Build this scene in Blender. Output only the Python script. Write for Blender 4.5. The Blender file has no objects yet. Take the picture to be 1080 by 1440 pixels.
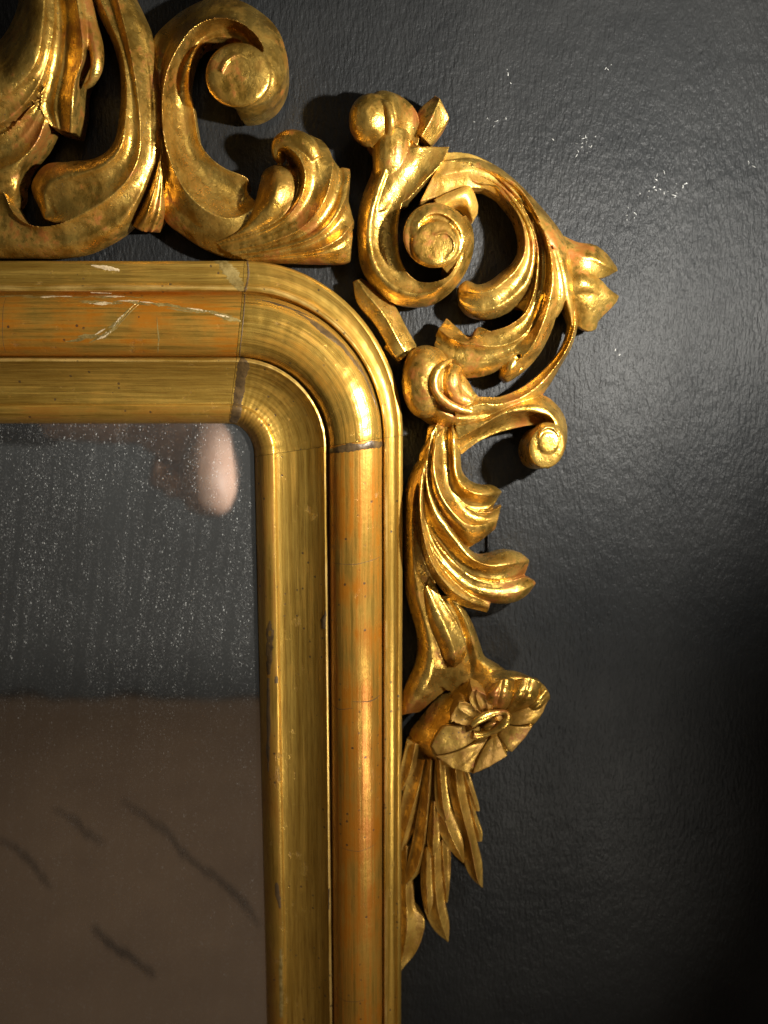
import bpy, bmesh, math, random
from mathutils import Vector, Matrix
random.seed(7)
R = math.radians
scene = bpy.context.scene
col = scene.collection

# ------------------------------------------------------------------ camera
# 1 unit of the drawing (u) = 0.5 mm.  The wall is the plane y = 0, the room is at y < 0.
U = 0.0005
F = 1040.0                      # focal length, in photograph pixels (1080 x 1440)
DIST = 1040.0                   # camera to wall, u
PITCH = R(7.1)
sp, cp = math.sin(PITCH), math.cos(PITCH)
cam_d = bpy.data.cameras.new('camera')
cam = bpy.data.objects.new('camera', cam_d); col.objects.link(cam)
cam.location = (0, -DIST*U, 0)
cam.rotation_euler = (R(90)-PITCH, 0, 0)
cam_d.sensor_fit = 'VERTICAL'; cam_d.sensor_height = 36.0
cam_d.lens = 36.0*F/1440.0
cam_d.clip_start = 0.01; cam_d.clip_end = 50
cam_d.dof.use_dof = True
cam_d.dof.focus_distance = 0.475
cam_d.dof.aperture_fstop = 3.4
scene.camera = cam

# ------------------------------------------------------------------ world, lamps, exposure
w = bpy.data.worlds.new('World'); scene.world = w; w.use_nodes = True
w.node_tree.nodes['Background'].inputs[0].default_value = (1.0, 0.84, 0.60, 1)
w.node_tree.nodes['Background'].inputs[1].default_value = 0.045
scene.view_settings.view_transform = 'Standard'
scene.view_settings.look = 'None'
scene.view_settings.exposure = 0.0
scene.view_settings.gamma = 1.0

def P(px, py, h):
    """the point h (u) in front of the wall seen at photograph pixel (px, py)"""
    x = px-540.0; yc = 720.0-py
    dy = yc*sp + F*cp
    dz = yc*cp - F*sp
    t = (DIST-h)/dy
    return Vector((x*t*U, -h*U, dz*t*U))

def lamp(name, kind, loc, power, colr, size=None, target=None):
    d = bpy.data.lights.new(name, kind); d.energy = power; d.color = colr
    o = bpy.data.objects.new(name, d); col.objects.link(o); o.location = loc
    if kind == 'AREA': d.size = size
    else: d.shadow_soft_size = size
    if target is not None:
        o.rotation_euler = (Vector(target)-Vector(loc)).to_track_quat('-Z', 'Y').to_euler()
    return o
KEY = P(1110, 400, 0) + Vector((0, -0.32, 0))
key = lamp('key_lamp', 'SPOT', KEY, 30.0, (1.0, 0.96, 0.88), 0.010, P(470, 130, 0))
key.data.spot_size = R(151); key.data.spot_blend = 1.0
lamp('reflection_fill', 'AREA', (-0.3, -1.3, 1.1), 36.0, (1.0, 0.90, 0.78), 0.5, (-0.5, -3.6, -1.3))  # added fill, brightens the floor and far wall reflected in the glass
hand_fill = lamp('hand_fill', 'SPOT', (0.33, -0.30, 0.02), 34.0, (1.0, 0.93, 0.85), 0.02, (-0.185, -0.49, -0.085))  # added unseen spot that brightens only the reflected hand
hand_fill.data.spot_size = R(19); hand_fill.data.spot_blend = 1.0
low_lamp = lamp('low_lamp', 'SPOT', P(1010, 1330, 0)+Vector((0, -0.36, 0)), 4.0, (1.0, 0.93, 0.80), 0.02, P(570, 1200, 40))
low_lamp.data.spot_size = R(84); low_lamp.data.spot_blend = 1.0
lamp('fill_lamp', 'AREA', (0.25, -1.1, 0.75), 1.35, (1.0, 0.92, 0.80), 0.40, (0, 0, 0))

# ------------------------------------------------------------------ node helpers
def mat(name):
    m = bpy.data.materials.new(name); m.use_nodes = True
    nt = m.node_tree; b = nt.nodes['Principled BSDF']
    return m, nt, b
def N(nt, t, **kw):
    n = nt.nodes.new(t)
    for k, v in kw.items():
        if k.startswith('i_'):
            key = k[2:]; key = int(key) if key.isdigit() else key.replace('_', ' ')
            n.inputs[key].default_value = v
        else: setattr(n, k, v)
    return n
def L(nt, a, b): nt.links.new(a, b)
def noise(nt, vec, scale, detail=4, rough=0.55):
    n = N(nt, 'ShaderNodeTexNoise'); n.inputs['Scale'].default_value = scale
    n.inputs['Detail'].default_value = detail; n.inputs['Roughness'].default_value = rough
    L(nt, vec, n.inputs['Vector']); return n.outputs['Fac']
def ramp(nt, fac, stops):
    r = N(nt, 'ShaderNodeValToRGB'); e = r.color_ramp.elements
    while len(e) < len(stops): e.new(0.5)
    for el, (p, c) in zip(e, stops):
        el.position = p
        el.color = (c, c, c, 1) if not isinstance(c, tuple) else (*c, 1)
    L(nt, fac, r.inputs[0]); return r.outputs[0]
def mixc(nt, fac, a, b, mode='MIX'):
    m = N(nt, 'ShaderNodeMix', data_type='RGBA', blend_type=mode)
    for v, i in ((fac, 0), (a, 6), (b, 7)):
        if isinstance(v, tuple): m.inputs[i].default_value = (*v, 1)
        elif isinstance(v, (int, float)): m.inputs[i].default_value = v
        else: L(nt, v, m.inputs[i])
    return m.outputs[2]
def mth(nt, op, a, b=0.0):
    m = N(nt, 'ShaderNodeMath', operation=op)
    for v, i in ((a, 0), (b, 1)):
        if isinstance(v, (int, float)): m.inputs[i].default_value = v
        else: L(nt, v, m.inputs[i])
    return m.outputs[0]
def mapping(nt, vec, scale):
    m = N(nt, 'ShaderNodeMapping'); m.inputs['Scale'].default_value = scale
    L(nt, vec, m.inputs['Vector']); return m.outputs[0]
def bump(nt, b, fac, strength, dist, prev=None):
    n = N(nt, 'ShaderNodeBump'); n.inputs['Strength'].default_value = strength
    n.inputs['Distance'].default_value = dist
    L(nt, fac, n.inputs['Height'])
    if prev is not None: L(nt, prev, n.inputs['Normal'])
    return n.outputs[0]
def speckle(nt, vec, scale, size, amount):
    """scattered small dots"""
    v = N(nt, 'ShaderNodeTexVoronoi'); v.inputs['Scale'].default_value = scale
    L(nt, vec, v.inputs['Vector'])
    d = mth(nt, 'LESS_THAN', v.outputs['Distance'], size)
    s = N(nt, 'ShaderNodeSeparateColor'); L(nt, v.outputs['Color'], s.inputs[0])
    k = mth(nt, 'LESS_THAN', s.outputs[0], amount)
    return mth(nt, 'MULTIPLY', d, k)

GOLD_D, GOLD_L = (0.37, 0.205, 0.032), (0.66, 0.42, 0.092)
BOLE = (0.25, 0.075, 0.014)

def carved_gold(name, bole_amt=0.5, bright=1.0, rough=0.25, dull_amt=0.0, metal=0.90):
    m, nt, b = mat(name)
    tc = N(nt, 'ShaderNodeTexCoord').outputs['Object']
    n1 = noise(nt, tc, 48, 6, 0.62); n2 = noise(nt, tc, 240, 5, 0.62); n3 = noise(nt, tc, 30, 6, 0.6)
    n4 = noise(nt, mapping(nt, tc, (1.3, 1, 0.8)), 95, 6, 0.65)
    gd = tuple(c*bright for c in GOLD_D); gl = tuple(c*bright for c in GOLD_L)
    base = mixc(nt, ramp(nt, n1, [(0.40, 0.0), (0.60, 1.0)]), gd, gl)
    dull = ramp(nt, mth(nt, 'ADD', mth(nt, 'MULTIPLY', n4, 0.8), mth(nt, 'MULTIPLY', n2, 0.2)), [(0.49-dull_amt, 0.0), (0.60-dull_amt, 1.0)])
    base = mixc(nt, mth(nt, 'MULTIPLY', dull, 0.75), base, (0.24, 0.118, 0.018))
    base = mixc(nt, mth(nt, 'MULTIPLY', ramp(nt, n2, [(0.53, 0.0), (0.72, 1.0)]), 0.42), base, (0.20, 0.095, 0.018))
    pt = N(nt, 'ShaderNodeNewGeometry').outputs['Pointiness']
    edge = ramp(nt, mth(nt, 'ADD', pt, mth(nt, 'MULTIPLY', mth(nt, 'SUBTRACT', n2, 0.5), 0.12)), [(0.535, 0.0), (0.585, 1.0)])
    patch = ramp(nt, mth(nt, 'ADD', n3, mth(nt, 'MULTIPLY', n2, 0.25)), [(0.74-0.1*bole_amt, 0.0), (0.84-0.1*bole_amt, 1.0)])
    bole = mth(nt, 'MINIMUM', mth(nt, 'ADD', mth(nt, 'MULTIPLY', edge, 0.6), mth(nt, 'MULTIPLY', patch, 0.8)), 0.85)
    base = mixc(nt, bole, base, BOLE)
    pits = mth(nt, 'MULTIPLY', speckle(nt, tc, 480, 0.27, 0.25), ramp(nt, n1, [(0.50, 0.0), (0.58, 1.0)]))
    base = mixc(nt, mth(nt, 'MULTIPLY', pits, 0.85), base, (0.03, 0.016, 0.008))
    L(nt, base, b.inputs['Base Color'])
    met = mth(nt, 'SUBTRACT', mth(nt, 'SUBTRACT', metal, mth(nt, 'MULTIPLY', bole, 0.45)), mth(nt, 'MULTIPLY', dull, 0.22))
    met = mth(nt, 'MULTIPLY', met, mth(nt, 'SUBTRACT', 1.0, pits))
    L(nt, met, b.inputs['Metallic'])
    rg = mth(nt, 'ADD', mth(nt, 'ADD', rough-0.06, mth(nt, 'MULTIPLY', n2, 0.20)), mth(nt, 'MULTIPLY', bole, 0.08))
    L(nt, mth(nt, 'ADD', rg, mth(nt, 'MULTIPLY', dull, 0.10)), b.inputs['Roughness'])
    h = mth(nt, 'ADD', mth(nt, 'MULTIPLY', n2, 0.5), mth(nt, 'MULTIPLY', n1, 1.2))
    nb = bump(nt, b, h, 0.45, 0.0018)
    fc = N(nt, 'ShaderNodeTexVoronoi', feature='SMOOTH_F1'); fc.inputs['Scale'].default_value = 95; fc.inputs['Smoothness'].default_value = 0.35
    L(nt, mapping(nt, tc, (1.0, 1.0, 0.7)), fc.inputs['Vector'])
    nb = bump(nt, b, fc.outputs['Distance'], 0.28, 0.003, nb)
    nb = bump(nt, b, n4, 0.30, 0.0012, nb)
    nb = bump(nt, b, mth(nt, 'SUBTRACT', noise(nt, tc, 900, 3), pits), 0.30, 0.0003, nb)
    L(nt, nb, b.inputs['Normal'])
    return m

def rail_gold(name, glaze, g_lo, g_hi, rough=0.36):
    """streaky gilding on the mouldings; u runs along the moulding, v across, both in metres"""
    m, nt, b = mat(name)
    uv = N(nt, 'ShaderNodeUVMap', uv_map='UVMap').outputs[0]
    tc = N(nt, 'ShaderNodeTexCoord').outputs['Object']
    s1 = noise(nt, mapping(nt, uv, (9, 300, 1)), 1.0, 6, 0.62)
    s2 = noise(nt, mapping(nt, uv, (45, 1300, 1)), 1.0, 4, 0.6)
    n1 = noise(nt, tc, 30, 5, 0.6); n2 = noise(nt, tc, 260, 4)
    base = mixc(nt, ramp(nt, s1, [(0.35, 0.0), (0.66, 1.0)]), (0.36, 0.205, 0.030), (0.62, 0.395, 0.080))
    base = mixc(nt, mth(nt, 'MULTIPLY', ramp(nt, s2, [(0.50, 0.0), (0.66, 1.0)]), 0.62), base, (0.19, 0.095, 0.016))
    f = mth(nt, 'ADD', mth(nt, 'MULTIPLY', n1, 0.55), mth(nt, 'MULTIPLY', s1, 0.60))
    g = ramp(nt, f, [(g_lo, 0.0), (g_hi, 1.0)])
    base = mixc(nt, g, base, glaze)
    bare = ramp(nt, mth(nt, 'ADD', mth(nt, 'MULTIPLY', noise(nt, tc, 75, 6, 0.65), 0.75), mth(nt, 'MULTIPLY', s2, 0.3)), [(0.64, 0.0), (0.70, 1.0)])
    base = mixc(nt, mth(nt, 'MULTIPLY', bare, 0.55), base, (0.15, 0.09, 0.035))
    pits = mth(nt, 'MULTIPLY', speckle(nt, tc, 230, 0.21, 0.24), ramp(nt, n1, [(0.45, 0.0), (0.54, 1.0)]))
    base = mixc(nt, mth(nt, 'MULTIPLY', pits, 0.9), base, (0.03, 0.016, 0.008))
    L(nt, base, b.inputs['Base Color'])
    met = mth(nt, 'SUBTRACT', 0.76, mth(nt, 'MULTIPLY', g, 0.34))
    met = mth(nt, 'MULTIPLY', met, mth(nt, 'SUBTRACT', 1.0, mth(nt, 'MULTIPLY', bare, 0.6)))
    L(nt, mth(nt, 'MULTIPLY', met, mth(nt, 'SUBTRACT', 1.0, pits)), b.inputs['Metallic'])
    L(nt, mth(nt, 'ADD', mth(nt, 'ADD', rough-0.08, mth(nt, 'MULTIPLY', s2, 0.16)), mth(nt, 'MULTIPLY', bare, 0.1)), b.inputs['Roughness'])
    nb = bump(nt, b, mth(nt, 'ADD', s1, mth(nt, 'MULTIPLY', bare, -0.6)), 0.35, 0.001)
    nb = bump(nt, b, mth(nt, 'ADD', n2, mth(nt, 'MULTIPLY', pits, -1.0)), 0.25, 0.0006, nb)
    L(nt, nb, b.inputs['Normal'])
    return m

M = {}
M['gold'] = carved_gold('aged_carved_gold', 0.6)
M['gold_red'] = carved_gold('aged_carved_gold_red', 0.7)
M['gold_dull'] = carved_gold('aged_carved_gold_dull', 0.6, 0.9, 0.34, 0.10, 0.74)
M['gold_matte'] = carved_gold('aged_carved_gold_matte', 0.1, 1.1, 0.34, 0.04, 0.68)
M['rail'] = rail_gold('moulding_gold', (0.42, 0.21, 0.03), 0.60, 0.80)
M['bead'] = rail_gold('bead_orange_glaze', (0.38, 0.135, 0.009), 0.46, 0.64)
M['bead_corner'] = rail_gold('bead_corner_gold', (0.42, 0.18, 0.018), 0.54, 0.76, 0.27)
M['fillet'] = rail_gold('fillet_worn_pale', (0.58, 0.39, 0.13), 0.50, 0.72, 0.33)
M['lip'] = rail_gold('lip_brown_gold', (0.30, 0.14, 0.02), 0.46, 0.64)

def plain(name, c, rough=0.6, metal=0.0, nscale=300, c2=None, bstr=0.3, bdist=0.001):
    m, nt, b = mat(name)
    tc = N(nt, 'ShaderNodeTexCoord').outputs['Object']
    n = noise(nt, tc, nscale, 5, 0.6)
    L(nt, mixc(nt, ramp(nt, n, [(0.35, 0.0), (0.65, 1.0)]), c, c2 or tuple(v*0.6 for v in c)), b.inputs['Base Color'])
    b.inputs['Roughness'].default_value = rough; b.inputs['Metallic'].default_value = metal
    L(nt, bump(nt, b, n, bstr, bdist), b.inputs['Normal'])
    return m
M['putty'] = plain('dark_putty', (0.040, 0.024, 0.010), 0.38, 0.1, 170, (0.105, 0.062, 0.022), 0.5, 0.0012)
M['chip'] = plain('bare_gesso', (0.55, 0.42, 0.24), 0.6, 0, 500)
M['hair'] = plain('hairline_dark', (0.085, 0.048, 0.016), 0.6, 0, 300)
M['patina'] = plain('olive_patina', (0.20, 0.135, 0.035), 0.34, 0.5, 160, (0.40, 0.29, 0.10), 0.5, 0.0012)
M['iron'] = plain('black_iron', (0.012, 0.012, 0.012), 0.5, 0.3)
M['glint'] = plain('pale_glint', (0.42, 0.42, 0.40), 0.3)  # pale colour standing in for specular glints on the wall
M['skin'] = plain('skin', (0.62, 0.43, 0.33), 0.5, 0, 60, (0.54, 0.34, 0.25))
M['sleeve'] = plain('charcoal_cloth', (0.016, 0.018, 0.021), 0.9, 0, 900)

def wall_mat():
    m, nt, b = mat('charcoal_wall_paint')
    tc = N(nt, 'ShaderNodeTexCoord').outputs['Object']
    n0 = noise(nt, tc, 9, 5); n1 = noise(nt, mapping(nt, tc, (7, 1, 2.2)), 1.0, 5, 0.6)
    L(nt, mixc(nt, ramp(nt, n0, [(0.35, 0.0), (0.65, 1.0)]), (0.0100, 0.0107, 0.0113), (0.0165, 0.0170, 0.0172)), b.inputs['Base Color'])
    b.inputs['Specular IOR Level'].default_value = 0.15
    a = noise(nt, mapping(nt, tc, (400, 1, 140)), 1.0, 3, 0.55)
    c = noise(nt, tc, 520, 4, 0.55)
    d = noise(nt, tc, 60, 3)
    amt = ramp(nt, n1, [(0.35, 0.25), (0.65, 1.0)])
    L(nt, mth(nt, 'ADD', 0.36, mth(nt, 'MULTIPLY', n1, 0.22)), b.inputs['Roughness'])
    nb = bump(nt, b, mth(nt, 'MULTIPLY', a, amt), 0.75, 0.0028)
    nb = bump(nt, b, c, 0.40, 0.0010, nb)
    nb = bump(nt, b, d, 0.30, 0.004, nb)
    L(nt, nb, b.inputs['Normal'])
    return m
M['wall'] = wall_mat()

def glass_mat():
    m, nt, b = mat('old_silvered_glass')
    tc = N(nt, 'ShaderNodeTexCoord').outputs['Object']
    b.inputs['Metallic'].default_value = 1.0
    b.inputs['Base Color'].default_value = (0.60, 0.60, 0.59, 1)
    b.inputs['Roughness'].default_value = 0.035
    wob = noise(nt, mapping(nt, tc, (40, 1, 14)), 1.0, 2)
    L(nt, bump(nt, b, wob, 0.03, 0.002), b.inputs['Normal'])
    dust = N(nt, 'ShaderNodeBsdfDiffuse'); dust.inputs[0].default_value = (0.62, 0.62, 0.60, 1)
    tilt = N(nt, 'ShaderNodeMapping'); tilt.inputs['Rotation'].default_value = (0, R(-14), 0)
    tilt.inputs['Scale'].default_value = (1, 1, 0.55); L(nt, tc, tilt.inputs['Vector'])
    v = tilt.outputs[0]
    dens = noise(nt, tc, 22, 3)
    k1 = speckle(nt, v, 700, 0.22, 0.30)
    k2 = speckle(nt, v, 1500, 0.26, 0.30)
    k3 = speckle(nt, v, 260, 0.11, 0.22)
    fine = ramp(nt, noise(nt, v, 1500, 3, 0.7), [(0.52, 0.0), (0.78, 1.0)])
    up = N(nt, 'ShaderNodeSeparateXYZ'); L(nt, tc, up.inputs[0])
    zr = N(nt, 'ShaderNodeMapRange'); zr.clamp = True
    zr.inputs[1].default_value = P(0, 1010, 22).z; zr.inputs[2].default_value = P(0, 900, 22).z
    zr.inputs[3].default_value = 0.22; zr.inputs[4].default_value = 1.0
    L(nt, up.outputs[2], zr.inputs[0])
    tot = mth(nt, 'ADD', mth(nt, 'MULTIPLY', k1, 0.45), mth(nt, 'MULTIPLY', k2, 0.30))
    tot = mth(nt, 'ADD', tot, mth(nt, 'MULTIPLY', k3, 0.55))
    tot = mth(nt, 'ADD', tot, mth(nt, 'MULTIPLY', fine, 0.20))
    rows = noise(nt, mapping(nt, v, (170, 1, 16)), 1.0, 3, 0.6)
    tot = mth(nt, 'MULTIPLY', tot, ramp(nt, rows, [(0.38, 0.2), (0.62, 1.5)]))
    tot = mth(nt, 'MULTIPLY', tot, ramp(nt, dens, [(0.3, 0.5), (0.7, 1.0)]))
    tot = mth(nt, 'MULTIPLY', tot, zr.outputs[0])
    tot = mth(nt, 'ADD', tot, mth(nt, 'MULTIPLY', zr.outputs[0], 0.03))
    mx = N(nt, 'ShaderNodeMixShader')
    L(nt, tot, mx.inputs[0]); L(nt, b.outputs[0], mx.inputs[1]); L(nt, dust.outputs[0], mx.inputs[2])
    L(nt, mx.outputs[0], nt.nodes['Material Output'].inputs[0])
    return m
M['glass'] = glass_mat()

# ------------------------------------------------------------------ object helpers
def link(name, me, material, parent=None, smooth=True):
    o = bpy.data.objects.new(name, me); col.objects.link(o)
    for mm in (material if isinstance(material, list) else [material]): me.materials.append(mm)
    if parent is not None: o.parent = parent
    if smooth:
        for p in me.polygons: p.use_smooth = True
    return o
def tag(o, label, cat=None, group=None, kind=None):
    if label: o['label'] = label
    if cat: o['category'] = cat
    if group: o['group'] = group
    if kind: o['kind'] = kind
    return o

def spline(pts, n):
    """n points evenly spaced along a centripetal-like Catmull-Rom curve through pts (x, y, h)"""
    p = [Vector(q) for q in pts]
    if len(p) == 2: return [p[0].lerp(p[1], i/(n-1)) for i in range(n)]
    ext = [p[0]*2-p[1]] + p + [p[-1]*2-p[-2]]
    dense = []
    for i in range(1, len(ext)-2):
        a, b, c, d = ext[i-1], ext[i], ext[i+1], ext[i+2]
        t0 = 0.0
        t1 = t0+max((b-a).length, 1e-4)**0.5; t2 = t1+max((c-b).length, 1e-4)**0.5; t3 = t2+max((d-c).length, 1e-4)**0.5
        for k in range(16):
            t = t1+(t2-t1)*k/16
            A1 = a*((t1-t)/(t1-t0))+b*((t-t0)/(t1-t0)); A2 = b*((t2-t)/(t2-t1))+c*((t-t1)/(t2-t1))
            A3 = c*((t3-t)/(t3-t2))+d*((t-t2)/(t3-t2))
            B1 = A1*((t2-t)/(t2-t0))+A2*((t-t0)/(t2-t0)); B2 = A2*((t3-t)/(t3-t1))+A3*((t-t1)/(t3-t1))
            dense.append(B1*((t2-t)/(t2-t1))+B2*((t-t1)/(t2-t1)))
    dense.append(p[-1])
    acc = [0.0]
    for i in range(1, len(dense)): acc.append(acc[-1]+(dense[i].xy-dense[i-1].xy).length+1e-6)
    out = []; j = 0
    for i in range(n):
        s = acc[-1]*i/(n-1)
        while j < len(acc)-2 and acc[j+1] < s: j += 1
        f = (s-acc[j])/max(acc[j+1]-acc[j], 1e-9)
        out.append(dense[j].lerp(dense[j+1], min(max(f, 0), 1)))
    return out

class Carve:
    """collects closed carved solids of one part, fuses them by voxels and softens them like gesso"""
    def __init__(s): s.bm = bmesh.new()
    def rings(s, rings):
        n = len(rings[0]); fs = []
        vs = [[s.bm.verts.new(q) for q in r] for r in rings]
        for i in range(len(vs)-1):
            for j in range(n):
                fs.append(s.bm.faces.new((vs[i][j], vs[i][(j+1) % n], vs[i+1][(j+1) % n], vs[i+1][j])))
        for r, flip in ((vs[0], True), (vs[-1], False)):
            c = s.bm.verts.new(sum((v.co for v in r), Vector())/n)
            for j in range(n):
                a, b = r[j], r[(j+1) % n]
                fs.append(s.bm.faces.new((a, b, c) if not flip else (b, a, c)))
        bmesh.ops.recalc_face_normals(s.bm, faces=fs)
    def loft(s, rails, bulge=None, n=70, m=7, hb=14, inset=3.0, belly=0.55, end=None):
        """rails: traced lines (x, y, h) from one side of the form to the other; bulge: rise (+) or hollow (-) between them"""
        K = len(rails); rs = [spline(r, n) for r in rails]
        bulge = bulge or [0]*(K-1)
        wm = [max(sum((rs[k+1][i].xy-rs[k][i].xy).length for i in range(n))/n, 1e-3) for k in range(K-1)]
        rings = []
        for i in range(n):
            top = []
            for k in range(K-1):
                a, b = rs[k][i], rs[k+1][i]
                wl = min((b.xy-a.xy).length/wm[k], 1.15)
                for j in range(m):
                    t = j/m
                    q = a.lerp(b, t); q = Vector((q.x, q.y, q.z+bulge[k]*4*t*(1-t)*wl)); top.append(q)
            top.append(rs[-1][i].copy())
            pts = [P(q.x, q.y, q.z) for q in top]
            aw, bw = pts[0], pts[-1]
            across = (bw-aw); across.y = 0
            across = across.normalized() if across.length > 1e-7 else Vector((0, 0, 0))
            def side(pt, sg):
                hh = -pt.y/U; lo = min(hb, hh-2)
                o1 = Vector((pt.x, -(lo+(hh-lo)*belly)*U, pt.z))
                o2 = Vector((pt.x, -lo*U, pt.z)) + across*sg*inset*U
                return o1, o2
            l1, l2 = side(aw, 1); r1, r2 = side(bw, -1)
            rings.append(pts+[r1, r2, l2, l1])
        s.rings(rings)
    def dome(s, cx, cy, rx, ry, h0, h1, rot=0, hb=14, n=36, power=0.5, lean=(0, 0), foot=(0, 0)):
        """rounded boss: h0 at its rim, h1 at its middle; lean shifts the middle (u)"""
        rings = []; prof = [(0.96, hb), (1.0, (h0+hb)/2), (1.0, h0)]
        for k in range(1, 9):
            a = k/9*math.pi/2
            prof.append((math.cos(a)**(2*power), h0+(h1-h0)*math.sin(a)))
        prof.append((0.03, h1))
        for f, h in prof:
            g = max(0.0, (h-h0)/(h1-h0)) if h1 != h0 else 0
            ring = []
            for i in range(n):
                a = 2*math.pi*i/n
                x, y = rx*f*math.cos(a), ry*f*math.sin(a)
                ring.append((cx+x*math.cos(rot)-y*math.sin(rot)+lean[0]*g, cy+x*math.sin(rot)+y*math.cos(rot)+lean[1]*g, h))
            b_ = max(0.0, (h0-h)/max(h0-hb, 1e-3))
            rings.append([P(q[0]+foot[0]*b_, q[1]+foot[1]*b_, q[2]) for q in ring])
        s.rings(rings)
    def ball(s, cx, cy, h, r, sx=1, sy=1, sh=1):
        c = P(cx, cy, h); rings = []
        for k in range(1, 14):
            a = -math.pi/2+math.pi*k/14
            rings.append([c+Vector((math.cos(a)*math.cos(b)*r*sx*U, -math.sin(a)*r*sh*U, math.cos(a)*math.sin(b)*r*sy*U)) for b in [2*math.pi*i/28 for i in range(28)]])
        s.rings(rings)
    def tube(s, pts, n=40, k=14, flat=1.0):
        """pts: (x, y, h, radius)"""
        ctr = spline([p[:3] for p in pts], n)
        rad = spline([(p[3], 0, 0) if False else (i*10.0, p[3], 0) for i, p in enumerate(pts)], n)
        W = [P(q.x, q.y, q.z) for q in ctr]; rings = []
        for i in range(n):
            t = (W[min(i+1, n-1)]-W[max(i-1, 0)]).normalized()
            nrm = Vector((0, -1, 0)); nrm = (nrm-t*nrm.dot(t))
            nrm = nrm.normalized() if nrm.length > 1e-6 else Vector((1, 0, 0))
            bn = t.cross(nrm)
            r = max(rad[i].y, 0.4)*U
            rings.append([W[i]+bn*math.cos(a)*r+nrm*math.sin(a)*r*flat for a in [2*math.pi*j/k for j in range(k)]])
        s.rings(rings)
    def build(s, name, material, parent=None, voxel=1.1, smooth=2, fac=0.5):
        me = bpy.data.meshes.new(name); s.bm.to_mesh(me); s.bm.free()
        o = bpy.data.objects.new(name, me); col.objects.link(o)
        r = o.modifiers.new('r', 'REMESH'); r.mode = 'VOXEL'; r.voxel_size = voxel*U
        sm = o.modifiers.new('s', 'SMOOTH'); sm.factor = fac; sm.iterations = smooth
        dg = bpy.context.evaluated_depsgraph_get()
        nm = bpy.data.meshes.new_from_object(o.evaluated_get(dg))
        o.modifiers.clear(); o.data = nm; bpy.data.meshes.remove(me); nm.name = name
        nm.materials.clear(); nm.materials.append(material)
        for p in nm.polygons: p.use_smooth = True
        if parent is not None: o.parent = parent
        return o

# ------------------------------------------------------------------ setting: wall, floor, far wall
def sheet(name, corners, material):
    me = bpy.data.meshes.new(name)
    me.from_pydata(corners, [], [(0, 1, 2, 3)]); me.update()
    return tag(link(name, me, material, smooth=False), None, kind='structure')
wall = sheet('wall', [(-1.6, 0, -1.45), (1.6, 0, -1.45), (1.6, 0, 1.2), (-1.6, 0, 1.2)], M['wall'])

# mirrored directions: where a pixel of the glass looks into the room
GLASS_H = 22
def seen_in_glass(px, py, y=None, z=None):
    g = P(px, py, GLASS_H); d = g-cam.location; d.y = -d.y
    t = (y-g.y)/d.y if y is not None else (z-g.z)/d.z
    return g+d*t
FLOOR_Z = -1.42
edge = seen_in_glass(180, 985, z=FLOOR_Z)
FAR_Y = edge.y
def floor_mat():
    m, nt, b = mat('brown_stone_floor')
    tc = N(nt, 'ShaderNodeTexCoord').outputs['Object']
    n = noise(nt, tc, 2.5, 5, 0.6); n2 = noise(nt, tc, 14, 4)
    c = mixc(nt, ramp(nt, n, [(0.3, 0.0), (0.7, 1.0)]), (0.185, 0.122, 0.076), (0.245, 0.166, 0.104))
    L(nt, mixc(nt, mth(nt, 'MULTIPLY', n2, 0.35), c, (0.10, 0.06, 0.04)), b.inputs['Base Color'])
    b.inputs['Roughness'].default_value = 0.7
    return m
sheet('room_floor', [(-3.5, FAR_Y-1.2, FLOOR_Z), (2.5, FAR_Y-1.2, FLOOR_Z), (2.5, 0, FLOOR_Z), (-3.5, 0, FLOOR_Z)], floor_mat())
fw = plain('far_wall_paint', (0.098, 0.112, 0.122), 0.9, 0, 3, (0.074, 0.084, 0.092))
fwm = bpy.data.meshes.new('far_wall'); nx = 160; fv = []; ff = []
for i in range(nx+1):
    x = -3.5+6.0*i/nx
    fv += [(x, FAR_Y, FLOOR_Z+0.006+0.022*(1+math.sin(x*9.0+0.8*math.sin(x*4.1)))+0.012*math.sin(x*23)), (x, FAR_Y-0.03*math.sin(x*14), 1.2)]
    if i: ff.append((2*i-2, 2*i, 2*i+1, 2*i-1))
fwm.from_pydata(fv, [], ff); fwm.update()
tag(link('far_wall', fwm, fw, smooth=False), None, kind='structure')
# dark cracks of the floor
cb = bmesh.new()
for pts in ([(172, 1125), (205, 1150), (232, 1170), (270, 1212), (310, 1238), (335, 1262), (366, 1304)],
            [(75, 1138), (105, 1155), (125, 1175), (146, 1188)], [(-10, 1178), (20, 1192), (50, 1218), (74, 1250)],
            [(130, 1303), (150, 1325), (180, 1345), (218, 1376)]):
    w_ = [seen_in_glass(x, y, z=FLOOR_Z) for x, y in pts]
    prev = None
    for i, q in enumerate(w_):
        t = (w_[min(i+1, len(w_)-1)]-w_[max(i-1, 0)]).normalized(); s_ = Vector((-t.y, t.x, 0))*0.0055
        if i in (0, len(w_)-1): s_ *= 0.4
        up_ = Vector((0, 0, 0.004))
        cur = (cb.verts.new(q-s_+up_), cb.verts.new(q+s_+up_))
        if prev: cb.faces.new((prev[0], prev[1], cur[1], cur[0]))
        prev = cur
cm = bpy.data.meshes.new('floor_cracks'); cb.to_mesh(cm); cb.free()
fl = bpy.data.objects['room_floor']
ck = link('floor_crack', cm, plain('crack', (0.012, 0.010, 0.009), 0.9), fl, False); ck['kind'] = 'stuff'

# ------------------------------------------------------------------ the mirror
mirror = bpy.data.objects.new('gilded_mirror', None); col.objects.link(mirror)
mirror.empty_display_size = 0.05
tag(mirror, 'carved gilded wooden mirror with scrolls and acanthus leaves hanging on charcoal wall', 'mirror')

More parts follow.
